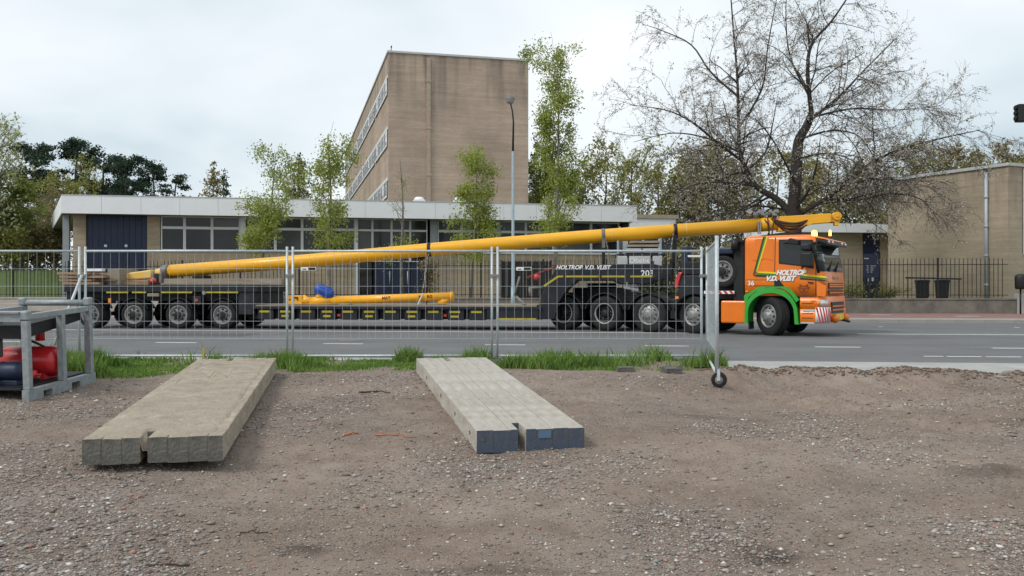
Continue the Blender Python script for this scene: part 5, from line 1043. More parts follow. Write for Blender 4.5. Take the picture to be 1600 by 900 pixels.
t_ = MB(); t_.box(-.05, -.042, -.02, .02, -.01, .13); t_.box(.042, .05, -.02, .02, -.01, .13); t_.box(-.05, .05, -.02, .02, .131, .14); t_.build('fork', M['galv'], wh)
# raking stay behind the equipment frame
p, q = PX(128, 430, FD - .06), PX(74, 533, FD - .1); q.z = max(q.z, .05); o = empty('fence_stay', 'slanting galvanised stay propping the mesh fence by the equipment frame', 'stay', (q.x, q.y, 0)); a = MB(); a.cyl((0, 0, .0), tuple(p - Vector((q.x, q.y, 0))), .024, n=10); a.build('tube', M['galv'], o); a = MB(); a.box(-.12, .12, -.08, .08, -.02, .02); a.build('foot_plate', M['galv'], o)

# ------------------------------------------------------------------ timber mats
def beam_mesh(wd, ht, Lb, y0, tm, em, rough, seed, name='beam'):
    r = np.random.default_rng(seed); n_ = 46; c = .003 + rough * .3; V_ = []; prof = [(-wd / 2 + .0012, c), (-wd / 2 + .0012, ht - c), (-wd / 2 + .0012 + c, ht), (-wd * .15, ht), (wd * .2, ht), (wd / 2 - .0012 - c, ht), (wd / 2 - .0012, ht - c), (wd / 2 - .0012, c), (wd / 2 - .0012 - c, 0), (-wd / 2 + .0012 + c, 0)]
    k = len(prof); ys_ = np.linspace(y0, Lb, n_); ex = seed * 3.7
    for i, y in enumerate(ys_):
        for j, (x, z) in enumerate(prof):
            top = z > ht * .7
            dz = rough * (vnoise([y * 5 + ex], [x * 9 + seed], seed)[0] - .6) + rough * .6 * (vnoise([y * 17], [x * 23], seed + 1)[0] - .5) if top else 0
            if rough > .01 and j in (1, 2, 5, 6): dz -= rough * 1.3 * max(0, vnoise([y * 2.3], [seed * 5.], 77)[0] - .45); 
            dx_ = rough * .5 * (vnoise([y * 6], [z * 8 + ex], seed + 2)[0] - .5) * (1 if j in (0, 1, 6, 7) else .3)
            V_.append((x + dx_, y + (rough * .6 * (vnoise([x * 20], [z * 20], seed)[0] - .5) if i in (0, n_ - 1) else 0), z + dz))
    b = MB(); fs = [(i * k + j, i * k + (j + 1) % k, (i + 1) * k + (j + 1) % k, (i + 1) * k + j) for i in range(n_ - 1) for j in range(k)]
    b.add(V_, [tuple(reversed(f)) for f in fs]); b.f.append(tuple(range(k))); b.mi.append(1); b.sm.append(False); b.f.append(tuple(reversed(range((n_ - 1) * k, n_ * k)))); b.mi.append(1); b.sm.append(False)
    return b.mesh(name, [tm, em])
def timber_mat(label, F0, B0, widths, gap, ht, tm, em, rough, seed, notch=.3):
    # F0/B0: bottom centre of the near and far ends
    F0 = Vector(F0); B0 = Vector(B0); ya = (B0 - F0); Lb = ya.length; ya.normalize(); xa = ya.cross(Vector((0, 0, 1))).normalized(); za = xa.cross(ya)
    o = empty('timber_mat', label, 'timber mat'); o.matrix_world = Matrix(((xa.x, ya.x, za.x, F0.x), (xa.y, ya.y, za.y, F0.y), (xa.z, ya.z, za.z, F0.z), (0, 0, 0, 1)))
    x = -sum(widths) / 2
    for i, wd in enumerate(widths):
        rec = i == gap; me_ = beam_mesh(wd, ht, Lb - (notch if rec else 0), notch if rec else 0, tm, em, rough, seed + i)
        link('beam', me_, o, (x + wd / 2, 0, -.004 * (i % 2) * (1 if rough < .01 else 1.5))); x += wd
    return o, Lb
mt, Lb = timber_mat('pale clean timber mat with blue painted beam ends', (.172, 8.08, -.199), (-.862, 12.75, .08), [.155, .15, .075, .07, .095, .155, .15, .15], 3, .2, M['timber'], M['blueend'], .0022, 3)
for yy in (.35, 1.25, 2.3, 3.6): a = MB(); a.cyl((-.503, yy, .11), (-.494, yy, .11), .022, n=12); a.build('bolt_hole', M['stripeb'], mt)
for yy in (.5, 2.4, 4.3): a = MB(); a.cyl((-.49, yy, .1), (.49, yy, .1), .012, n=6); a.build('tie_bolt', M['hook'], mt)
def chalk(s, x, z, size): text(s, size, M['greyend'], mt, Matrix.Translation((x, -.003, z)) @ Matrix.Rotation(R(90), 4, 'X'), extrude=.001, name='painted_number')
chalk('8', -.445, .13, .07)
a = MB(); a.box(-.06, .06, -.005, -.002, -.035, .035, Matrix.Translation((.125, 0, .15))); a.build('paint_patch', mat('pale_blue_paint', (.10, .17, .27), .7, dirt=.6), mt)
lm, Ll = timber_mat('muddy old timber mat with worn grey beam ends', (-2.86, 7.15, -.125), (-3.89, 12.70, .07), [.14, .15, .14, .055, .15, .16, .15, .12], 3, .205, M['mudtimber'], M['greyend'], .008, 23, .28)

nx_, ny_ = 44, 220; gx, gy = np.meshgrid(np.linspace(-.525, .525, nx_), np.linspace(.01, Ll - .01, ny_))
gz = .210 + .022 * (vnoise(gx * 5, gy * 2.2, 51) - .42) + .014 * (vnoise(gx * 14, gy * 9, 52) - .5) + .008 * (vnoise(gx * 40, gy * 30, 53) - .5)
gz -= .05 * sm(.43, .525, np.abs(gx)) + .05 * sm(.18, .02, gy) + .05 * sm(Ll - .2, Ll, gy) + .08 * (np.abs(gx + .065) < .04) * ((gy < .34) | (gy > Ll - .34)) + .008 * sm(3.2, 3.9, gy) * sm(5.0, 4.2, gy) * (vnoise(gx * 3, gy * 3, 54))
i_ = (np.arange(ny_ - 1)[:, None] * nx_ + np.arange(nx_ - 1)[None, :]).ravel()
link('dried_mud', arr_mesh('dried_mud', np.stack([gx, gy, gz], -1).reshape(-1, 3), np.stack([i_, i_ + 1, i_ + nx_ + 1, i_ + nx_], 1), M['mud'], smooth=True), lm)

# ------------------------------------------------------------------ galvanised equipment frame with compressor
SK = Frame(-5.62, 10.45, float(zsite(-5.6, 10.5)), math.atan2(1.35, .13) - R(90)); ks = SK.yaw
sk = empty('equipment_frame', 'galvanised steel equipment frame with fork pockets at the verge', 'equipment frame', SK.o, ks); sk.rotation_euler = (R(3.2), 0, ks)
LN, WD, HT = 1.36, .98, 1.08
def sbox(x0, x1, y0, y1, z0, z1, name, m='galv2', par=None, bev=.008): a = MB(); a.box(x0, x1, y0, y1, z0, z1); return a.build(name, M[m], par or sk, bev=bev)
for y in (0, .68, LN - .08):
    for x in (-.085, -WD): sbox(x, x + .085, y, y + .07, .135, HT - .06 if y else HT - .14, 'post')
for x in (-.085, -WD):
    a = MB(); xs_ = x; z0 = 0
    a.prism([(-.18, .0), (.0, .0)], 0, 1) if False else None
    # bottom rail with fork pockets built as blocks either side of the openings
    for y0, y1, zz0, zz1 in ((-.02, .26, .0, .155), (.26, .44, .10, .155), (.44, .84, .0, .155), (.84, 1.02, .10, .155), (1.02, LN + .02, .0, .155)): a.box(x, x + .085, y0, y1 - .0005, zz0 * .85, zz1 * .87)
    a.build('bottom_rail', M['galv2'], sk)
    a = MB(); a.box(x + .008, x + .078, .071, LN - .082, HT - .13, HT - .06); a.build('top_rail', M['galv2'], sk, bev=.008)
for y in (0, LN - .08):
    a = MB(); 
    if y: a.cyl((-WD + .05, y + .04, HT - .02), (-.05, y + .04, HT - .02), .04, n=12)
    else: a.box(-WD + .088, -.088, y, y + .08, HT - .15, HT - .05); a.box(-WD + .088, -.088, y - .03, y + .12, HT - .049, HT - .03)
    a.build('cross_bar', M['galv2'], sk)
    for x in (-.09, -WD - .005): a = MB(); a.box(x, x + .095, y - .01, y + .09, HT - .055 if y else HT - .135, HT + .05 if y else HT - .02); a.build('corner_casting', M['galv2'], sk, bev=.02)
sbox(-WD + .112, -.112, .0, LN - .002, .12, .15, 'floor_plate', 'black'); 
a = MB(); a.add([(-WD + .12, .1, HT - .20), (-.115, .1, HT - .20), (-.115, LN - .1, HT - .13), (-WD + .12, LN - .1, HT - .13), (-WD + .12, .1, HT - .36), (-.115, .1, HT - .36), (-.115, LN - .1, HT - .24), (-WD + .12, LN - .1, HT - .24)], [(0, 1, 2, 3), (7, 6, 5, 4), (0, 4, 5, 1), (1, 5, 6, 2), (2, 6, 7, 3), (3, 7, 4, 0)]); a.build('control_panel', M['black'], sk)
# contents
cp = empty('compressor', 'red air tank compressor inside the galvanised frame', 'compressor', SK.world(0, 0, .15), ks); cp.rotation_euler = (R(3.2), 0, ks)
a = MB(); Mt = Matrix.Translation((-.50, .80, .215)) @ Matrix.Rotation(R(90), 4, 'Z')
a.lathe([(.002, -.40), (.11, -.385), (.165, -.35), (.19, -.29), (.19, .29), (.165, .35), (.11, .385), (.002, .40)], 28, Mt); a.build('tank', M['red'], cp)
for x in (-.72, -.28): a = MB(); a.box(x - .03, x + .03, .66, .94, .0, .12); a.build('foot', M['red'], cp)
a = MB(); a.lathe([(.002, -.16), (.1, -.15), (.115, -.1), (.115, .12), (.08, .17), (.002, .18)], 18, Matrix.Translation((-.42, .28, .16)) @ Matrix.Rotation(R(90), 4, 'Z')); a.build('motor', M['dkblue'], cp)
a = MB(); a.box(-.62, -.54, .12, .26, .0, .16); a.box(-.55, -.3, .2, .36, .0, .06); a.build('motor_foot', M['dkblue'], cp, bev=.01)
a = MB(); a.cyl((-.33, .72, .48), (-.33, .72, .72), .055, n=12); a.cyl((-.33, .72, .64), (-.33, .72, .67), .08, n=12); a.build('valve', M['red'], cp)
a = MB(); a.lathe([(.002, -.07), (.05, -.065), (.06, 0), (.05, .065), (.002, .07)], 14, Matrix.Translation((-.27, .42, .10)) @ Matrix.Rotation(R(90), 4, 'Z')); a.cyl((-.4, .42, .1), (-.14, .42, .1), .012, n=8); a.build('float_valve', M['red'], cp)
for k, ps in enumerate((((-.72, .4, .8), (-.74, .38, .5), (-.70, .36, .2), (-.62, .3, .1)), ((-.64, .38, .8), (-.56, .34, .62), (-.62, .3, .45), (-.7, .28, .3)), ((-.68, .5, .6), (-.5, .45, .56), (-.3, .5, .5), (-.16, .55, .42)), ((-.76, .3, .75), (-.8, .28, .4), (-.72, .25, .18), (-.55, .2, .1)), ((-.55, .3, .8), (-.52, .3, .66), (-.6, .3, .6), (-.66, .3, .7)), ((-.32, .4, .75), (-.31, .4, .4), (-.3, .42, .15)))):
    pts_ = []; ps = [Vector(p) for p in ps]
    for i in range(len(ps) - 1):
        for f in (0, .25, .5, .75): 
            a0 = ps[max(i - 1, 0)]; a1 = ps[i]; a2 = ps[i + 1]; a3 = ps[min(i + 2, len(ps) - 1)]
            pts_.append(.5 * ((2 * a1) + (a2 - a0) * f + (2 * a0 - 5 * a1 + 4 * a2 - a3) * f * f + (3 * a1 - a0 - 3 * a2 + a3) * f ** 3))
    pts_.append(ps[-1]); a = MB(); a.tube(pts_, [.022, .012, .016, .016, .012, .008][k], 8); a.build('hose', M['plastic'], cp)
a = MB(); a.cyl((-.80, .12, .48), (-.80, .2, .48), .07, n=16); a.build('gauge_body', M['plastic'], cp); a = MB(); a.cyl((-.80, .115, .48), (-.80, .1195, .48), .055, n=16); a.build('gauge_face', M['greybox'], cp)
a = MB(); a.box(-.86, -.66, .2, .5, .3, .75); a.build('pump_block', M['hook'], cp, bev=.02)

# ------------------------------------------------------------------ bricks, sticks, tape, stake
bk_ = MB(); bk_.box(-.105, .105, -.05, .05, 0, .08); bkm = bk_.mesh('paving_brick', M['block'])
for px, py, d, rx, rz, lab in ((977, 578, 13.25, 4, 8, 'dark paving brick lying flat at the grass edge'), (1041, 583, 12.95, 26, 55, 'dark paving brick tilted against the grass edge, next to the flat one'), (1061, 582, 13.0, -24, 70, 'dark paving brick tilted beside the gate panel'), (1050, 586, 12.85, 5, 20, 'dark paving brick half buried between two tilted ones')):
    x = (px - 800) / F * d; o = link('paving_brick', bkm, None, (x, d, float(zsite(x, d)) - .005), (R(rx), 0, R(rz))); o.scale = (1.15, 1.1, 1.1)
    tag(o, lab, 'brick', 'loose paving bricks by the verge')
def stick(px, py, L_, ang, r_, lab, m='twig', name='stick', cat='stick', wig=.12):
    d = 9.0
    for _ in range(12): x = (px - 800) / F * d; d = (CAMZ - float(zsite(x, d))) * F / (py - 450)
    o = empty(name, lab, cat, (x, d, 0)); rr_ = random.Random(int(px)); ps = []
    for i in range(7):
        f = i / 6 - .5; xx = math.cos(ang) * L_ * f + (rr_.random() - .5) * wig * L_; yy = math.sin(ang) * L_ * f + (rr_.random() - .5) * wig * L_; ps.append((xx, yy, float(zsite(x + xx, d + yy)) + r_ * .8 + (.02 * rr_.random() if i in (2, 4) else 0)))
    a = MB(); a.tube(ps, [r_ * (1 - .5 * i / 6) for i in range(7)], 6); a.build('stem' if m == 'twig' else 'strip', M[m], o)
    a = MB(); a.tube([ps[3], (ps[3][0] + .05 * L_, ps[3][1] + .14 * L_, ps[3][2] + .02)], [r_ * .6, r_ * .3], 5); a.build('side_twig' if m == 'twig' else 'loose_end', M[m], o)
stick(587, 612, .42, .1, .012, 'dark forked stick on the dirt between the mats')
stick(400, 834, .20, -.1, .005, 'short thin dark twig on the near gravel')
stick(262, 884, .22, .05, .008, 'dark stick among the gravel close to the camera')
stick(545, 682, .14, .3, .012, 'crumpled orange tape scrap between the mats', 'tape', 'tape_scrap', 'tape'); stick(612, 686, .42, -.2, .007, 'thin orange tape strand between the mats', 'tape', 'tape_strand', 'tape')
p = PX(318, 545, 13.2); o = empty('survey_stake', 'small yellow wooden stake in the grass by the muddy mat', 'stake', (p.x, 13.2, 0)); a = MB(); a.box(-.014, .014, -.01, .01, -.02, p.z + .02); a.build('shaft', mat('stake_yellow', (.42, .32, .08), .8), o)

# ------------------------------------------------------------------ trees
def spawn(r, parents, per_m, lr, ang, bend, up, rr_, nseg=4, fmin=.15, rmin=.004, outw=None):
    out_ = []
    for pts, r0, r1 in parents:
        seg = np.linalg.norm(np.diff(pts, axis=0), axis=1); L_ = seg.sum()
        n_ = r.poisson(per_m * L_ * (1 - fmin)); 
        if n_ == 0 and L_ > .3: n_ = 1
        cum = np.concatenate([[0], np.cumsum(seg)])
        for f in fmin + (1 - fmin) * r.random(n_):
            dd = f * L_; i = min(np.searchsorted(cum, dd) - 1, len(seg) - 1); i = max(i, 0); u = (dd - cum[i]) / max(seg[i], 1e-6); p = pts[i] * (1 - u) + pts[i + 1] * u
            t = (pts[i + 1] - pts[i]) / max(seg[i], 1e-6); q = r.normal(size=3); q -= t * q.dot(t); q /= np.linalg.norm(q) + 1e-9
            a = math.radians(ang + r.normal() * 12); v = t * math.cos(a) + q * math.sin(a)
            l = (lr[0] + (lr[1] - lr[0]) * r.random()) * (1.1 - .45 * f); P = [p]; 
            for k in range(nseg):
                v = v + r.normal(size=3) * bend; v[2] += up * (1 + k * .4); v /= np.linalg.norm(v); P.append(P[-1] + v * l / nseg)
            rs = max(rmin, (r0 + (r1 - r0) * f) * rr_); out_.append((np.array(P), rs, max(rmin * .6, rs * .35)))
    return out_
def wood_mesh(name, levels, m):
    V_ = []; F_ = []; o = 0
    for brs, n_ in levels:
        an_ = np.arange(n_) * 2 * math.pi / n_; ca, sa = np.cos(an_), np.sin(an_)
        for P, r0, r1 in brs:
            k = len(P); t = np.gradient(P, axis=0); t /= np.linalg.norm(t, axis=1)[:, None] + 1e-9
            ref = np.array([.31, .22, .92]) if abs(t[0][2]) < .8 else np.array([1., .2, 0]); a = np.cross(t, ref); a /= np.linalg.norm(a, axis=1)[:, None] + 1e-9; b = np.cross(t, a)
            rad = np.linspace(r0, r1, k)[:, None, None]; V_.append((P[:, None, :] + rad * (a[:, None, :] * ca[None, :, None] + b[:, None, :] * sa[None, :, None])).reshape(-1, 3))
            i = np.arange(k - 1)[:, None] * n_; j = np.arange(n_)[None, :]; j2 = (j + 1) % n_
            F_.append(np.stack([i + j, i + j2, i + n_ + j2, i + n_ + j], -1).reshape(-1, 4) + o); o += k * n_
    return arr_mesh(name, np.concatenate(V_), np.concatenate(F_), m, smooth=True)
def leaf_mesh(name, r, pts, size, m, n_per=1, spread=.1, droop=0):
    P = np.repeat(pts, n_per, 0) + r.normal(size=(len(pts) * n_per, 3)) * spread; P[:, 2] -= np.abs(r.normal(size=len(P))) * droop
    n_ = len(P); a = r.normal(size=(n_, 3)); a /= np.linalg.norm(a, axis=1)[:, None]; b = np.cross(a, r.normal(size=(n_, 3))); b /= np.linalg.norm(b, axis=1)[:, None] + 1e-9
    s = (size[0] + (size[1] - size[0]) * r.random(n_))[:, None]; V_ = np.stack([P - a * s, P + b * s * .55, P + a * s, P - b * s * .55], 1)
    return arr_mesh(name, V_.reshape(-1, 3), np.arange(n_ * 4).reshape(-1, 4), m)
def along(brs, per_m, r, fmin=0):
    out_ = []
    for P, r0, r1 in brs:
        L_ = np.linalg.norm(np.diff(P, axis=0), axis=1).sum(); k = max(1, r.poisson(L_ * per_m)); f = (fmin + (1 - fmin) * r.random(k)) * (len(P) - 1); i = np.minimum(f.astype(int), len(P) - 2); u = (f - i)[:, None]; out_.append(P[i] * (1 - u) + P[i + 1] * u)
    return np.concatenate(out_)
def smooth_poly(ps, n_=4):
    ps = [Vector(p) for p in ps]; o = []
    for i in range(len(ps) - 1):
        a0 = ps[max(i - 1, 0)]; a1 = ps[i]; a2 = ps[i + 1]; a3 = ps[min(i + 2, len(ps) - 1)]
        for k in range(n_): f = k / n_; o.append(.5 * ((2 * a1) + (a2 - a0) * f + (2 * a0 - 5 * a1 + 4 * a2 - a3) * f * f + (3 * a1 - a0 - 3 * a2 + a3) * f ** 3))
    o.append(ps[-1]); return np.array([list(v) for v in o])

# flowering cherry behind the cab: main limbs follow the photograph, twigs are grown
CD = 43.3; cb = PX(1241, 450, CD); r = np.random.default_rng(5)
def limb(pp, r0, r1, dd=0.0):
    n_ = len(pp); return (smooth_poly([PX(x, y, CD + dd * i / (n_ - 1)) - Vector((cb.x, CD, .55)) for i, (x, y) in enumerate(pp)]), r0, r1)
main = [limb([(1241, 474), (1241, 400), (1240, 330)], .42, .34), limb([(1240, 332), (1245, 258), (1248, 220), (1260, 198), (1268, 178)], .30, .17, .4), limb([(1268, 178), (1262, 115), (1268, 70), (1300, 32), (1335, -20)], .19, .05, -1.5), limb([(1238, 338), (1215, 312), (1182, 292), (1165, 262), (1156, 235), (1154, 190), (1152, 120), (1147, 60), (1140, -30)], .28, .05, 1.5),
        limb([(1243, 338), (1300, 304), (1330, 277), (1375, 247), (1425, 228), (1480, 214), (1532, 203)], .2, .03, -2.2), limb([(1290, 312), (1340, 312), (1392, 303), (1440, 312), (1468, 348)], .11, .02, -1.5), limb([(1262, 190), (1310, 152), (1350, 110), (1405, 55)], .15, .03, 2.2), limb([(1160, 252), (1120, 222), (1080, 190), (1040, 172), (985, 164)], .13, .02, -2.0), limb([(1152, 150), (1110, 112), (1080, 70), (1035, 48), (1005, 38)], .10, .02, 1.8), limb([(1156, 238), (1105, 216), (1050, 208), (990, 222)], .10, .02, 2.5), limb([(1248, 218), (1300, 204), (1345, 215), (1372, 262)], .10, .02, -2.0), limb([(1154, 200), (1190, 140), (1200, 70), (1215, -10)], .10, .03, -2.5), limb([(1264, 150), (1235, 90), (1228, 30), (1230, -30)], .09, .03, 2), limb([(1180, 290), (1130, 285), (1080, 290), (1045, 318)], .12, .02, -2.5), limb([(1168, 265), (1195, 240), (1206, 200), (1215, 150)], .12, .03, 2.8), limb([(1262, 185), (1330, 170), (1400, 172), (1470, 165)], .10, .02, -2.4), limb([(1244, 290), (1225, 250), (1205, 215), (1180, 185)], .10, .03, -3.5), limb([(1246, 250), (1285, 240), (1330, 250), (1365, 290)], .10, .02, 3.2), limb([(1240, 330), (1262, 300), (1275, 262), (1282, 215)], .12, .03, -4), limb([(1235, 330), (1190, 322), (1140, 325), (1090, 340)], .10, .02, 3.0), limb([(1300, 303), (1350, 282), (1400, 280), (1440, 290)], .08, .02, 2.0)]
main = main[:2] + [(P_, a_ * .62, b_ * .5) for P_, a_, b_ in main[2:]]
l1 = spawn(r, main[2:], 2.9, (1.3, 3.9), 48, .15, -.02, .42, 6, .10, .011); l2 = spawn(r, l1, 3.5, (.6, 1.8), 42, .18, -.07, .5, 5, .1, .0065); l3 = spawn(r, l2, 3.6, (.25, .9), 38, .2, -.10, .6, 3, .1, .0055)
ch = empty('cherry_tree', 'large blossoming cherry tree with dark forked trunk behind the orange cab', 'tree', (cb.x, CD, .55))
link('trunk', wood_mesh('trunk', [(main[:4], 12), (main[4:], 8), (l1, 5), (l2, 4), (l3, 3)], M['bark']), ch)
bp_ = np.concatenate([along(l3, 4.0, r), along(l2, 2, r), along(l1, .6, r)])
tag(link('crown', leaf_mesh('crown', r, bp_, (.026, .06), M['blossom'], 2, .055), ch), kind=None)

def birch(px, d, H, seed, lab, dens=1.0, lean=0., bare=.0, spread=1.45):
    r = np.random.default_rng(seed); p = PX(px, 450, d); zb = .55; o = empty('birch_tree', lab, 'tree', (p.x, d, zb), 0, 'young birches in front of the school')
    tr = [(smooth_poly([(0, 0, 0), (lean * .3, 0, H * .33), (lean * .6 + .1, .1, H * .66), (lean, 0, H)]), .05 + H * .0075, .012)]
    a = spawn(r, tr, 3.8, (H * .10, H * .22 * spread), 42, .12, .05, .4, 5, .22, .01); b_ = spawn(r, a, 4.0, (.35, 1.0), 50, .18, -.10, .5, 4, .2, .006); c_ = spawn(r, b_, 2.2, (.25, .7), 45, .15, -.22, .6, 4, .2, .005)
    link('trunk', wood_mesh('trunk', [(tr, 8), (a, 5), (b_, 3), (c_, 3)], M['birchbark']), o)
    q = np.concatenate([along(c_, 10 * dens, r), along(b_, 6 * dens, r, .3)])
    if bare: q = q[(r.random(len(q)) > bare) | (q[:, 2] < H * .45)]
    link('crown', leaf_mesh('crown', r, q, (.04, .078), M['birchleaf'], 9, .17, .16), o); return o
hz = lambda py, d: CAMZ + (450 - py) / F * d - .55
birch(402, 43.5, hz(240, 43.5), 1, 'slender pale birch in front of the school windows nearest the blue door', 1.0, .9)
birch(515, 43.6, hz(212, 43.6), 2, 'tall leafy birch beside the white post of the school entrance', 1.0, -.1)
birch(628, 43.8, hz(248, 43.8), 3, 'nearly bare young birch before the school entrance doors', .5, -.1,   .95, .9)
birch(735, 43.8, hz(262, 43.8), 4, 'short leafy birch with dark forked top between entrance and lamp post', 1.1, .3)
birch(868, 44.2, hz(98, 44.2), 6, 'very tall drooping birch rising beside the tall brick block', 1.2, .1, 0, 1.1)

def decid(r, H, dens, leafm, per=1.0, wide=.34, leaf=(.10, .19), barkm='bark2'):
    tr = [(smooth_poly([(0, 0, 0), (.1, .1, H * .25), (-.1, .15, H * .5), (.2, 0, H * .9)]), H * .022, .03)]
    a = spawn(r, tr, 2.6, (H * wide * .7, H * wide * 1.2), 48, .14, .05, .42, 5, .18, .03); b_ = spawn(r, a, 2.4 * per, (H * .08, H * .18), 45, .2, .02, .5, 4, .15, .015); c_ = spawn(r, b_, 2.6 * per, (.5, 1.3), 45, .2, .0, .5, 3, .15, .010)
    return wood_mesh('trunk', [(tr, 7), (a, 5), (b_, 3), (c_, 3)], M[barkm]), leaf_mesh('crown', r, np.concatenate([along(c_, 3.5 * dens, r), along(b_, 1.5 * dens, r, .3)]), leaf, M[leafm], 2, .2)
def pine(r, H):
    tr = [(smooth_poly([(0, 0, 0), (.3, 0, H * .4), (-.2, .2, H * .75), (.1, 0, H * .97)]), H * .018, .06)]
    a = spawn(r, tr, 3.0, (H * .10, H * .24), 68, .16, .03, .4, 5, .48, .03); b_ = spawn(r, a, 2.2, (.6, 1.6), 50, .2, .06, .5, 3, .35, .02)
    tips = np.concatenate([np.array([P[-1] for P, *_ in a]), np.array([P[-1] for P, *_ in b_]), along(b_, 1.2, r, .4)]); q = tips[r.integers(0, len(tips), len(tips) * 34)]
    q = q + r.normal(size=q.shape) * np.array([.42, .42, .17]); return wood_mesh('trunk', [(tr, 7), (a, 5), (b_, 3)], M['bark2']), leaf_mesh('crown', r, q, (.10, .24), M['pine'], 1, .04)
def spruce(r, H, leafm='pine'):
    tr = [(np.array([[0, 0, 0], [0, 0, H * .5], [0, 0, H]]), H * .016, .02)]; brs = []
    for k in range(int(H * 9)):
        f = .12 + .88 * r.random() ** .9; l = (1 - f) * H * .27 + .3; an_ = r.random() * 6.283; l *= .7 + .5 * r.random(); P = np.array([[0, 0, H * f], [math.cos(an_) * l * .5, math.sin(an_) * l * .5, H * f + .05 * l], [math.cos(an_) * l, math.sin(an_) * l, H * f - .12 * l]]); brs.append((P, .03, .01))
    q = along(brs, 16, r, .15); q = q + r.normal(size=q.shape) * np.array([.2, .2, .12]); return wood_mesh('trunk', [(tr, 7), (brs, 3)], M['bark2']), leaf_mesh('crown', r, q, (.10, .22), M[leafm], 1, .04)
KIN = {}
for nm, fn in (('pineA', lambda: pine(np.random.default_rng(1), 17)), ('pineB', lambda: pine(np.random.default_rng(5), 17)), ('pineC', lambda: pine(np.random.default_rng(8), 17)), ('oliveA', lambda: decid(np.random.default_rng(2), 12, 1.5, 'olive', 1.1)), ('oliveB', lambda: decid(np.random.default_rng(3), 12, 1.1, 'olive', 1.1)), ('fresh', lambda: decid(np.random.default_rng(4), 12, 1.8, 'freshleaf', 1.1)), ('brown', lambda: decid(np.random.default_rng(6), 12, 1.0, 'brownleaf', 1.2)), ('brownB', lambda: decid(np.random.default_rng(16), 12, 1.3, 'brownleaf', 1.2)), ('spruce', lambda: spruce(np.random.default_rng(7), 13)), ('spruceb', lambda: spruce(np.random.default_rng(9), 13, 'brownleaf')), ('white', lambda: decid(np.random.default_rng(10), 12, .22, 'paleleaf', 1.0))): KIN[nm] = fn()
H0 = dict(pineA=17, pineB=17, pineC=17, spruce=13, spruceb=13)
TN = dict(pineA='pine_tree', pineB='pine_tree', pineC='pine_tree', spruce='spruce_tree', spruceb='conifer_tree')
def bgtree(kind, px, ytop, d, lab, wide=1.0, rot=0, grp='trees beyond the school'):
    x = (px - 800) / F * d; z0 = float(zground(np.array([x]), np.array([d]))[0]) - .1; H = CAMZ + (450 - ytop) / F * d - z0; s = H / (H0.get(kind, 12) * 1.02); o = empty(TN.get(kind, 'leafy_tree'), lab, 'tree', (x, d, z0), rot, grp); o.scale = (s * wide, s * wide, s); a, b = KIN[kind]; link('trunk', a, o); link('crown', b, o)
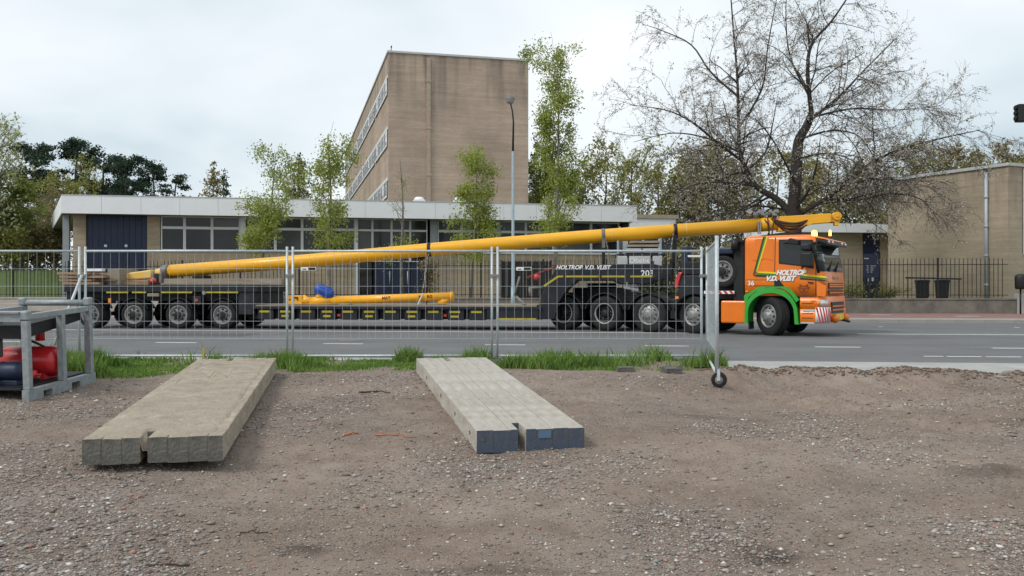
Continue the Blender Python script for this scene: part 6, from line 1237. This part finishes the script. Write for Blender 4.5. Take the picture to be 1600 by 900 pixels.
for a in (('pineA', 57, 222, 95, 'dark umbrella pine standing highest at the lawn end of the pine row', 1.1, .3), ('pineB', 122, 223, 98, 'dark pine with broad crown, second from the lawn in the pine row', 1.1, 1.7), ('pineC', 163, 234, 100, 'dark pine crowded beside the broad crowned one', 1.0, 2.2), ('pineA', 195, 244, 97, 'dark pine with bare leaning trunk, mid pine row', .95, 3.5), ('pineB', 238, 259, 104, 'smaller dark pine towards the conifer, with bare trunk', 1.0, 4.6), ('pineC', 276, 268, 108, 'low dark pine at the conifer end of the row', 1.1, .9),
          ('spruceb', 333, 249, 88, 'brownish pointed conifer above the flat school roof', 1.0, .4), ('spruce', 349, 262, 92, 'dark spruce half hidden behind the brownish conifer', .9, 1.4), ('spruce', 467, 237, 110, 'dark pointed spruce beside the tall brick block', .95, 2.0), ('oliveB', 458, 258, 96, 'round dark olive tree in front of the pointed spruce', .7, .5),
          ('white', -14, 188, 58, 'pale blossom tree at the lawn edge rising highest over the pale green trees', .9, .2), ('fresh', 22, 285, 62, 'fresh green tree on the lawn bank', 1.3, 1.1), ('fresh', -30, 262, 60, 'fresh green tree beside the pale blossom tree', 1.2, 2.6), ('oliveA', 100, 262, 84, 'olive green tree under the highest pine', 1.0, 2.0), ('brown', 62, 300, 74, 'brown budding tree between lawn and school end', 1.3, 3.1), ('oliveB', 135, 258, 90, 'olive tree in front of the broad crowned pine', .8, 4.0), ('brownB', 30, 322, 66, 'low brown thicket tree at the back of the lawn', 1.8, 4.4), ('brownB', 85, 330, 70, 'brown thicket tree against the slanted end of the school', 1.5, 5.0),
          ('spruce', 838, 205, 82, 'dark spruce just behind the edge of the tall brick block', .55, 3.3), ('fresh', 850, 262, 72, 'fresh green tree behind the tall drooping birch', .8, .6), ('oliveA', 905, 240, 74, 'olive tree beside the tall drooping birch', .85, .1), ('oliveB', 948, 232, 78, 'open branched olive tree above the end of the white fascia', .95, 1.2), ('white', 985, 228, 84, 'thinly leafed pale tree behind the annex', .9, 5.1), ('oliveA', 1030, 236, 76, 'olive tree behind the annex roof', 1.0, 2.1), ('brown', 1075, 232, 80, 'brown budding tree behind the annex end', 1.05, 3.0), ('brownB', 1120, 240, 74, 'brown budding tree behind the left limbs of the cherry', 1.1, 4.1), ('brown', 1165, 250, 78, 'brown budding tree behind the cherry stem fork', 1.1, 5.5), ('oliveB', 1215, 246, 82, 'olive tree behind the cherry trunk', 1.1, .8), ('brownB', 1262, 250, 78, 'brown budding tree behind the right cherry limb', 1.1, 1.9), ('oliveA', 1310, 244, 84, 'olive tree over the entrance wing', 1.1, 2.9), ('brown', 1360, 248, 80, 'brown budding tree at the back corner of the brick hall', 1.1, 3.7), ('oliveB', 1410, 240, 92, 'olive tree showing above the brick hall roof', 1.1, 4.5), ('brownB', 1455, 246, 95, 'brown budding tree above the brick hall roof', 1.1, 5.3), ('brown', 1505, 238, 98, 'brown budding tree above the downpipe of the brick hall', 1.2, .5), ('oliveA', 1555, 236, 100, 'olive tree above the corner of the brick hall', 1.1, 1.5), ('brownB', 1605, 238, 100, 'brown budding tree above the hall windows', 1.1, 2.5)): bgtree(*a)
r = np.random.default_rng(77)
for px0, px1, d, h_, m, lab in ((-90, 40, 60, 3.2, 'olive', 'long olive hedge along the back of the lawn'), (35, 100, 63, 3.6, 'brownleaf', 'brown thicket hedge between the lawn and the school end'), (1000, 1240, 60, 3.4, 'brownleaf', 'brown hedge under the trees behind the annex')):
    a0, a1 = PX(px0, 450, d), PX(px1, 450, d); n_ = int((a1.x - a0.x) * 900); z0 = float(zground(np.array([(a0.x + a1.x) / 2]), np.array([float(d)]))[0])
    st = [(np.array([[x, 0, -.1], [x + r.normal() * .3, r.normal() * .3, h_ * .5], [x + r.normal() * .5, r.normal() * .4, h_ * (.7 + .3 * r.random())]]), .04, .01) for x in r.uniform(0, a1.x - a0.x, int((a1.x - a0.x) * 3))]
    c_ = spawn(r, st, 3, (.4, 1.0), 45, .2, .02, .6, 3, .1, .008)
    o = empty('hedge', lab, 'hedge', (a0.x, d, z0)); link('stems', wood_mesh('stems', [(st, 4), (c_, 3)], M['bark2']), o)
    q = np.stack([r.uniform(0, a1.x - a0.x, n_), r.normal(size=n_) * .5, np.zeros(n_)], -1); q[:, 2] = h_ * r.random(n_) ** .8 * (.75 + .4 * vnoise(q[:, 0] * .8, q[:, 0] * 0, 61)); link('foliage', leaf_mesh('foliage', r, q, (.08, .17), M[m], 1, .1), o)
# low shrubs by the railings
def shrub(px, d, w_, h_, seed, lab, m='olive'):
    r = np.random.default_rng(seed); p = PX(px, 450, d); o = empty('shrub', lab, 'shrub', (p.x, d, .5)); st = [(np.array([[0, 0, 0], [r.normal() * w_ * .4, r.normal() * .3, h_ * .5], [r.normal() * w_ * .6, r.normal() * .4, h_]]), .02, .006) for _ in range(14)]; c_ = spawn(r, st, 5, (.2, .5), 45, .2, .02, .6, 3, .2, .004)
    link('stems', wood_mesh('stems', [(st, 4), (c_, 3)], M['bark2']), o); link('foliage', leaf_mesh('foliage', r, along(c_, 12, r), (.03, .07), M[m], 3, .1), o)
shrub(1330, 43.6, 1.2, .9, 1, 'low green shrub behind the railings near the cab'); shrub(1385, 44.5, .8, .7, 2, 'low olive shrub beside the notice board'); shrub(672, 43.4, .35, 2.0, 3, 'bare upright shrub before the school doors', 'brownleaf')
